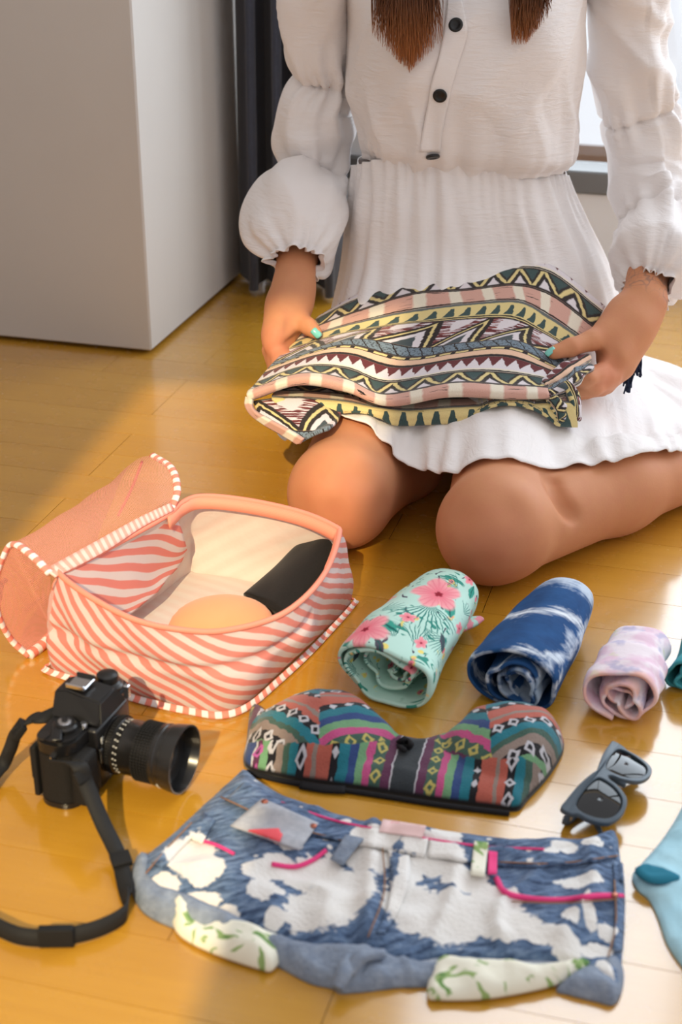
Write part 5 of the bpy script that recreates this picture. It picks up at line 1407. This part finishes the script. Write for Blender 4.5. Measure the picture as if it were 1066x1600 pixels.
sleeve([(512, -110, 2.150), (502, -40, 2.155), (500, 30, 2.165), (503, 85, 2.175), (510, 126, 2.182), (493, 165, 2.186), (489, 215, 2.188), (490, 275, 2.170), (472, 315, 2.125), (466, 350, 2.085), (466, 385, 2.045), (465, 403, 2.022), (464, 412, 2.012)],
       [0.055, 0.056, 0.053, 0.052, 0.042, 0.058, 0.064, 0.046, 0.070, 0.074, 0.062, 0.044, 0.040], [4, 7, 11.3], 61)
sleeve([(965, -110, 2.150), (980, -40, 2.155), (982, 40, 2.165), (985, 110, 2.172), (1000, 176, 2.178), (1008, 215, 2.178), (1012, 265, 2.170), (1020, 315, 2.140), (1030, 350, 2.100), (1030, 385, 2.060), (1025, 420, 2.020), (1018, 442, 1.998), (1015, 450, 1.990)],
       [0.055, 0.058, 0.062, 0.064, 0.054, 0.060, 0.064, 0.062, 0.058, 0.068, 0.064, 0.046, 0.041], [4, 8, 11.3], 67)
# placket, buttons, waist seam
db = bvh_of(dress)
def ond(px, py, up): 
    l, n = hit(db, px, py)
    if l is None: l, n = P(px, py, 2.02), Vector((0, -1, 0))
    return l + n * up, n
m_btn = M('black_button', (14, 14, 15), 0.35, spec=0.5)
for (x, y, sq) in ((713, 40, 1), (688, 148, 1), (676, 242, .45)):
    l, n = ond(x, y, 0.0015)
    if sq < 1: n = (n + Vector((0, 0.0, -1.2))).normalized()
    bm = lathe_bm([(0, .0088), (.002, .0094), (.0035, .0088), (.0036, .006), (.003, .0055), (.003, .001)], 28)
    mt = Matrix.Translation(l) @ Vector((1, 0, 0)).rotation_difference(n).to_matrix().to_4x4()
    bm_obj('button', bm, m_btn, dress, mtx=mt, smooth=True)
pl = [(722, 0), (730, 42), (729, 60), (718, 95), (708, 130), (700, 165), (692, 205), (688, 236)]
wid = [(700, 0), (696, 42), (692, 60), (684, 95), (674, 130), (668, 165), (660, 205), (656, 236)]
gp = np.array([[list(ond(a[0] + (b[0] - a[0]) * t, a[1], 0.0022)[0]) for t in np.linspace(0, 1, 6)] for a, b in zip(pl, wid)])
gp = surf(gp, 40, 10)
grid_obj('placket', gp, m_dress, dress, thick=0.0022)
# ---- hair
def haircol(c):
    x, y, z, v = c.pos()
    t = c.m('MULTIPLY', 0.64 - z, 1 / 0.08); t.s.node.use_clamp = True
    s = c.noise(c.vec(x * 60.0, y * 60.0, z * 1.5), 8, 2)
    return c.mix(t, c.mix(s, (34, 18, 12), (62, 34, 20)), c.mix(s, (156, 86, 36), (204, 128, 64)))
m_hair = M('brown_ombre_hair', haircol, 0.4, spec=0.5)
rs = np.random.RandomState(8); tv = []; tf = []
def lock(n, side, tips, root_spread):
    for i in range(n):
        t = tips(rs)
        tip = np.array(P(t[0], t[1], 1.992 + rs.uniform(-0.012, 0.006)))
        r0 = hd(0.060 * side + rs.uniform(-.02, .012), -0.01 + rs.uniform(-.035, .05), 0.05 + rs.uniform(-.02, .03))
        r1 = hd(0.082 * side + rs.uniform(-.012, .006), -0.02 + rs.uniform(-.04, .03), -0.05)
        r2 = np.array([tip[0] + (r1[0] - tip[0]) * 0.45 + rs.uniform(-.006, .006), 2.005 + rs.uniform(-.012, .006), 0.72])
        r3 = np.array([tip[0] + rs.uniform(-.007, .007) + (r2[0] - tip[0]) * .35, 1.996 + rs.uniform(-.008, .006), 0.64])
        q = tube_pts(np.array([r0, r1, r2, r3, tip]), [0.0010, 0.0010, 0.0009, 0.0007, 0.0002], 3, 16)
        off = len(tv); tv.extend(q.reshape(-1, 3)); tf.extend(grid_faces(16, 3, False, True, off))
def tipA(r):
    x = np.clip(r.normal(637, 24), 582, 692); return (x, 114 - abs(x - 640) * 0.95 - abs(r.normal(0, 34)))
def tipB(r):
    x = np.clip(r.normal(828, 16), 800, 862); return (x, 70 - max(0, x - 822) * 1.2 - abs(r.normal(0, 26)))
lock(1200, -1, tipA, 1); lock(650, 1, tipB, 1)
hair = mesh_obj('hair', tv, tf, m_hair, who)
HF = Field(hc - 0.16, hc + 0.16, 0.006)
HF.ell(hd(0, 0.022, 0.032), (0.083, 0.095, 0.092), 0.02, tilt); HF.ell(hd(0, 0.060, -0.05), (0.075, 0.05, 0.09), 0.03, tilt)
hv, hf = HF.mesh()
# keep the face clear
inv = np.array(tilt.inverted()); loc = (hv - hc) @ inv.T
keep = ~((loc[:, 1] < -0.045) & (loc[:, 2] < 0.055))
fk = [f for f in hf if keep[f].all()]
mesh_obj('hair_crown', hv, fk, m_hair, hair)

# ------------------------------------------------------------------ patterned throw held in the hands
def throwcol(c):
    u, v, w_, vec = c.attr()
    n = 0.0022 * (c.noise(vec, 150, 2) - 0.5)
    u = u + n * 2.0; v = v + n
    per = 0.222
    f = c.frac(v * (1 / per) + 20.0) * per
    st = c.noise(c.vec(u * 0.35, v * 6.0), 60, 2, 0.5)          # streaks along the weave
    BLK = (20, 19, 21); CREAM = (236, 226, 206); YEL = (228, 208, 144); GRN = (44, 76, 76); WHT = (228, 220, 224); MAR = (100, 32, 38); PNK = (214, 166, 150)
    def loc(a, b): return (f - a) * (1 / (b - a))
    def put(k, a, b, colr): return c.mix(c.band(f, a, b, 0.0008), k, colr)
    # pink band
    kk = c.mix(c.gt(c.tri(u, 0.046), 0.66, 0.12), PNK, CREAM)
    kk = c.mix(c.gt(st, 0.66, 0.02) * c.lt(c.tri(u, 0.046), 0.6, 0.05), kk, BLK)
    k = kk
    # zigzag
    w = loc(0.030, 0.064); t = c.tri(u, 0.040)
    z = c.mix(c.gt(w, t + 0.34, 0.1), BLK, GRN)
    z = c.mix(c.lt(w, t - 0.46, 0.1), z, WHT)
    z = c.mix(c.lt(c.absx(w - t), 0.14, 0.08), z, YEL)
    z = c.mix(c.lt(w, 0.10, 0.05), z, BLK); z = c.mix(c.gt(w, 0.92, 0.05), z, BLK)
    k = put(k, 0.030, 0.064, z)
    # teeth
    w = loc(0.064, 0.092); t = c.tri(u, 0.0165)
    z = c.mix(c.gt(w, 0.36 + t * 0.55, 0.08), WHT, MAR)
    z = c.mix(c.lt(w, 0.20, 0.05), z, CREAM)
    k = put(k, 0.064, 0.092, z)
    # peach stripe with black lines
    w = loc(0.092, 0.113)
    z = c.mix(c.lt(w, 0.22, 0.05), (238, 198, 168), BLK)
    z = c.mix(c.gt(w, 0.70, 0.04), z, BLK)
    z = c.mix(c.band(w, 0.77, 0.93, 0.04) * c.lt(c.tri(u, 0.022), 0.72, 0.05), z, YEL)
    k = put(k, 0.092, 0.113, z)
    # blue grey band
    w = loc(0.113, 0.133)
    z = c.mix(c.gt(c.noise(vec, 330, 2), 0.55, 0.05) * 0.7, (118, 138, 152), (46, 52, 60))
    z = c.mix(c.lt(c.tri(u + v, 0.017), 0.12, 0.06), z, BLK)
    z = c.mix(c.gt(c.absx(w - 0.5), 0.40, 0.05), z, BLK)
    k = put(k, 0.113, 0.133, z)
    # big triangles on maroon streaks
    w = loc(0.133, 0.190); t = c.tri(u, 0.070)
    z = c.mix(c.gt(st, 0.47, 0.03), (150, 74, 66), WHT)
    z = c.mix(c.gt(c.noise(c.vec(u * 0.5, v * 5.0, 3.0), 70, 1), 0.5, 0.03), z, MAR)
    z = c.mix(c.gt(w, 0.55, 0.05) * c.gt(w, 1.25 - t * 0.75, 0.06) * c.gt(t, 0.62, 0.05), z, WHT)
    d = (1.0 - t) * 1.02 - w
    z = c.mix(c.gt(d, -0.08, 0.04), z, BLK); z = c.mix(c.gt(d, 0.12, 0.04), z, YEL); z = c.mix(c.gt(d, 0.24, 0.04), z, BLK); z = c.mix(c.gt(d, 0.42, 0.04), z, WHT); z = c.mix(c.gt(d, 0.66, 0.04), z, (60, 76, 82))
    z = c.mix(c.gt(w, 0.95, 0.03), z, BLK)
    k = put(k, 0.133, 0.190, z)
    # yellow band with little green triangles
    w = loc(0.190, 0.222); t = c.tri(u, 0.021)
    z = c.mix(c.gt(w, 0.30, 0.05) * c.gt(0.62 - w, (0.0 - t) * 0.9 + 0.55, 0.08), YEL, GRN)
    z = c.mix(c.lt(w, 0.30, 0.05) * 0.0, z, GRN)
    z = c.mix(c.band(w, 0.18 , 0.72, 0.04) * c.lt(c.absx(t), 0.86 - w * 0.95, 0.08), YEL, GRN)
    z = c.mix(c.gt(w, 0.86, 0.04), z, (96, 104, 104))
    k = put(k, 0.190, 0.222, z)
    for e_ in (0.0005, 0.0275, 0.0645, 0.1915): k = put(k, e_, e_ + 0.0024, BLK)
    # small stepped dashes of the weave
    k = c.mix(c.noise(vec, 900, 1) * 0.22, k, (120, 100, 92))
    return k
m_throw = M('geometric_jacquard', throwcol, 0.92, sheen=0.15, bump=lambda c: (c.noise(c.attr()[3], 700, 2) + 0.4 * c.noise(c.vec(c.attr()[0] * 3.0, c.attr()[1]), 260, 2), 0.45, 0.0015))
th = empty('patterned_throw', P(650, 650, 1.80), 'folded throw in a black, pink and cream geometric weave held over the lap', 'throw')
def sheet(name, rows, nr, nc, v0, vdir=1.0, u0=0.0, wr=0.0, seed=0, thick=0.004, mat=None, parent=None):
    p_ = surf(np.array([PA(r) for r in rows]), nr, nc)
    if wr: p_ = p_ + normals(p_) * (wr * wob(p_[..., 0] * 60, np.arange(nr)[:, None] * 0.12 + p_[..., 1] * 30, seed))[..., None]
    p_ = push_out(p_, BL_, 0.014)
    dv = np.concatenate([[0], np.cumsum(np.linalg.norm(np.diff(p_.mean(1), axis=0), axis=1))])
    du = np.concatenate([[0], np.cumsum(np.linalg.norm(np.diff(p_.mean(0), axis=0), axis=1))])
    uv = np.zeros(p_.shape[:2] + (2,)); uv[..., 0] = u0 + du[None]; uv[..., 1] = v0 + vdir * dv[:, None]
    o = grid_obj(name, p_, mat or m_throw, parent or th, uv, thick=thick)
    return o, dv
top_rows = [
 [(500, 495, 2.000), (560, 461, 2.010), (640, 437, 2.015), (720, 424, 2.018), (800, 411, 2.020), (862, 416, 2.015), (945, 480, 1.990)],
 [(474, 520, 1.960), (560, 487, 1.968), (650, 460, 1.972), (720, 456, 1.972), (800, 446, 1.974), (862, 462, 1.966), (928, 512, 1.945)],
 [(450, 545, 1.915), (550, 517, 1.922), (640, 503, 1.926), (720, 494, 1.926), (800, 490, 1.926), (850, 515, 1.915), (905, 548, 1.895)],
 [(424, 572, 1.862), (500, 546, 1.870), (560, 536, 1.872), (640, 553, 1.870), (720, 545, 1.870), (800, 538, 1.870), (872, 572, 1.852)],
 [(398, 603, 1.805), (470, 578, 1.812), (540, 582, 1.812), (605, 604, 1.806), (700, 590, 1.810), (780, 588, 1.810), (858, 598, 1.806)],
 [(388, 612, 1.780), (470, 587, 1.780), (540, 597, 1.777), (605, 621, 1.770), (700, 604, 1.775), (790, 606, 1.775), (856, 612, 1.776)],
 [(386, 619, 1.772), (470, 594, 1.770), (540, 605, 1.766), (605, 628, 1.761), (700, 613, 1.764), (790, 615, 1.764), (858, 618, 1.766)],
 [(392, 624, 1.782), (470, 600, 1.780), (540, 610, 1.776), (605, 630, 1.771), (700, 618, 1.774), (790, 620, 1.774), (858, 622, 1.776)],
 [(420, 608, 1.840), (480, 590, 1.840), (545, 592, 1.836), (605, 605, 1.832), (700, 596, 1.834), (790, 596, 1.834), (850, 602, 1.836)]]
_p = surf(np.array([PA(r) for r in top_rows]), 90, 2)
sheet('top_layer', top_rows, 110, 130, 0.300, -1.0, 0.0, 0.0012, 2)
sheet('lower_layer', [
 [(440, 600, 1.850), (520, 604, 1.850), (620, 612, 1.845), (740, 608, 1.845), (860, 606, 1.845)],
 [(425, 619, 1.785), (520, 625, 1.782), (620, 640, 1.775), (740, 634, 1.776), (890, 628, 1.780)],
 [(430, 630, 1.772), (520, 632, 1.769), (620, 646, 1.764), (740, 641, 1.765), (898, 638, 1.770)],
 [(440, 643, 1.770), (522, 643, 1.766), (620, 655, 1.762), (740, 652, 1.762), (901, 653, 1.768)],
 [(452, 650, 1.778), (524, 650, 1.774), (620, 662, 1.770), (740, 660, 1.770), (902, 665, 1.774)],
 [(465, 632, 1.830), (530, 632, 1.830), (620, 638, 1.830), (740, 637, 1.830), (890, 642, 1.830)]], 60, 120, 0.292, -1.0, 0.02, 0.0008, 4)
sheet('hanging_corner', [
 [(396, 628, 1.785), (440, 622, 1.780), (490, 626, 1.776), (534, 642, 1.772)],
 [(404, 646, 1.760), (450, 646, 1.752), (492, 650, 1.748), (530, 656, 1.748)],
 [(425, 664, 1.738), (464, 674, 1.724), (494, 674, 1.720), (522, 672, 1.724)],
 [(445, 676, 1.725), (470, 691, 1.708), (496, 691, 1.704), (516, 685, 1.708)]], 40, 50, 0.19, -1.0, 0.03, 0.0015, 6)
sheet('turned_edge', [
 [(386, 620, 1.778), (385, 634, 1.772), (394, 648, 1.758), (416, 664, 1.738), (444, 680, 1.718), (468, 695, 1.702)],
 [(394, 624, 1.770), (394, 634, 1.764), (402, 645, 1.750), (424, 658, 1.730), (450, 672, 1.712), (474, 686, 1.698)]], 8, 60, 0.008, 1.0, 0.0, 0.0, 7, thick=0.006)
# bunched right end
def bunch(name, pts, r, nr=30, seed=0, v0=0.0):
    q = tube_pts(PA(pts), r, 20, nr, 0.75)
    q = q + normals(q, False, True) * (0.0022 * wob(np.arange(20)[None] * 0.9 + np.arange(nr)[:, None] * 0.05, np.arange(nr)[:, None] * 0.5, seed))[..., None]
    uv = np.zeros(q.shape[:2] + (2,)); uv[..., 1] = v0 + np.arange(20)[None] / 20 * 0.09; uv[..., 0] = np.linspace(0, .1, nr)[:, None]
    o = mesh_obj(name, q.reshape(-1, 3), grid_faces(nr, 20, False, True) + [tuple(range(20))[::-1], tuple(range((nr - 1) * 20, nr * 20))], m_throw, th, uv.reshape(-1, 2))
    return o
bunch('rolled_end', [(846, 604, 1.795), (866, 592, 1.815), (890, 574, 1.840), (916, 560, 1.868)], [0.007, 0.010, 0.011, 0.008], 30, 1, 0.02)
bunch('rolled_end', [(852, 618, 1.782), (874, 608, 1.796), (898, 590, 1.822), (920, 574, 1.850)], [0.008, 0.012, 0.012, 0.008], 30, 2, 0.06)
bunch('rolled_end', [(884, 600, 1.800), (896, 618, 1.786), (900, 640, 1.776), (898, 657, 1.774)], [0.008, 0.010, 0.009, 0.007], 30, 3, 0.12)
bunch('rolled_end', [(862, 622, 1.776), (872, 634, 1.768), (876, 648, 1.766), (876, 657, 1.768)], [0.007, 0.009, 0.008, 0.006], 30, 4, 0.2)
# navy tassel
rs = np.random.RandomState(3); tv = []; tf = []
for i in range(46):
    a = np.array(P(994 + rs.uniform(-6, 6), 540 + rs.uniform(-3, 3), 1.935 + rs.uniform(-.006, .006)))
    gx_ = rs.choice([0, 1]); b = np.array(P((997 if gx_ else 981) + rs.uniform(-8, 6), (588 if gx_ else 610) + rs.uniform(-16, 6), 1.915 + rs.uniform(-.008, .008)))
    m_ = (a + b) / 2 + np.array([rs.uniform(-.004, .004), 0, 0]); q = tube_pts(np.array([a, m_, b]), [0.0016, 0.0018, 0.0012], 5, 6)
    off = len(tv); tv += list(q.reshape(-1, 3)); tf += grid_faces(6, 5, False, True, off) + [tuple(off + 25 + k for k in range(5))]
mesh_obj('tassel', tv, tf, M('navy_yarn', (30, 38, 60), 0.9), th)
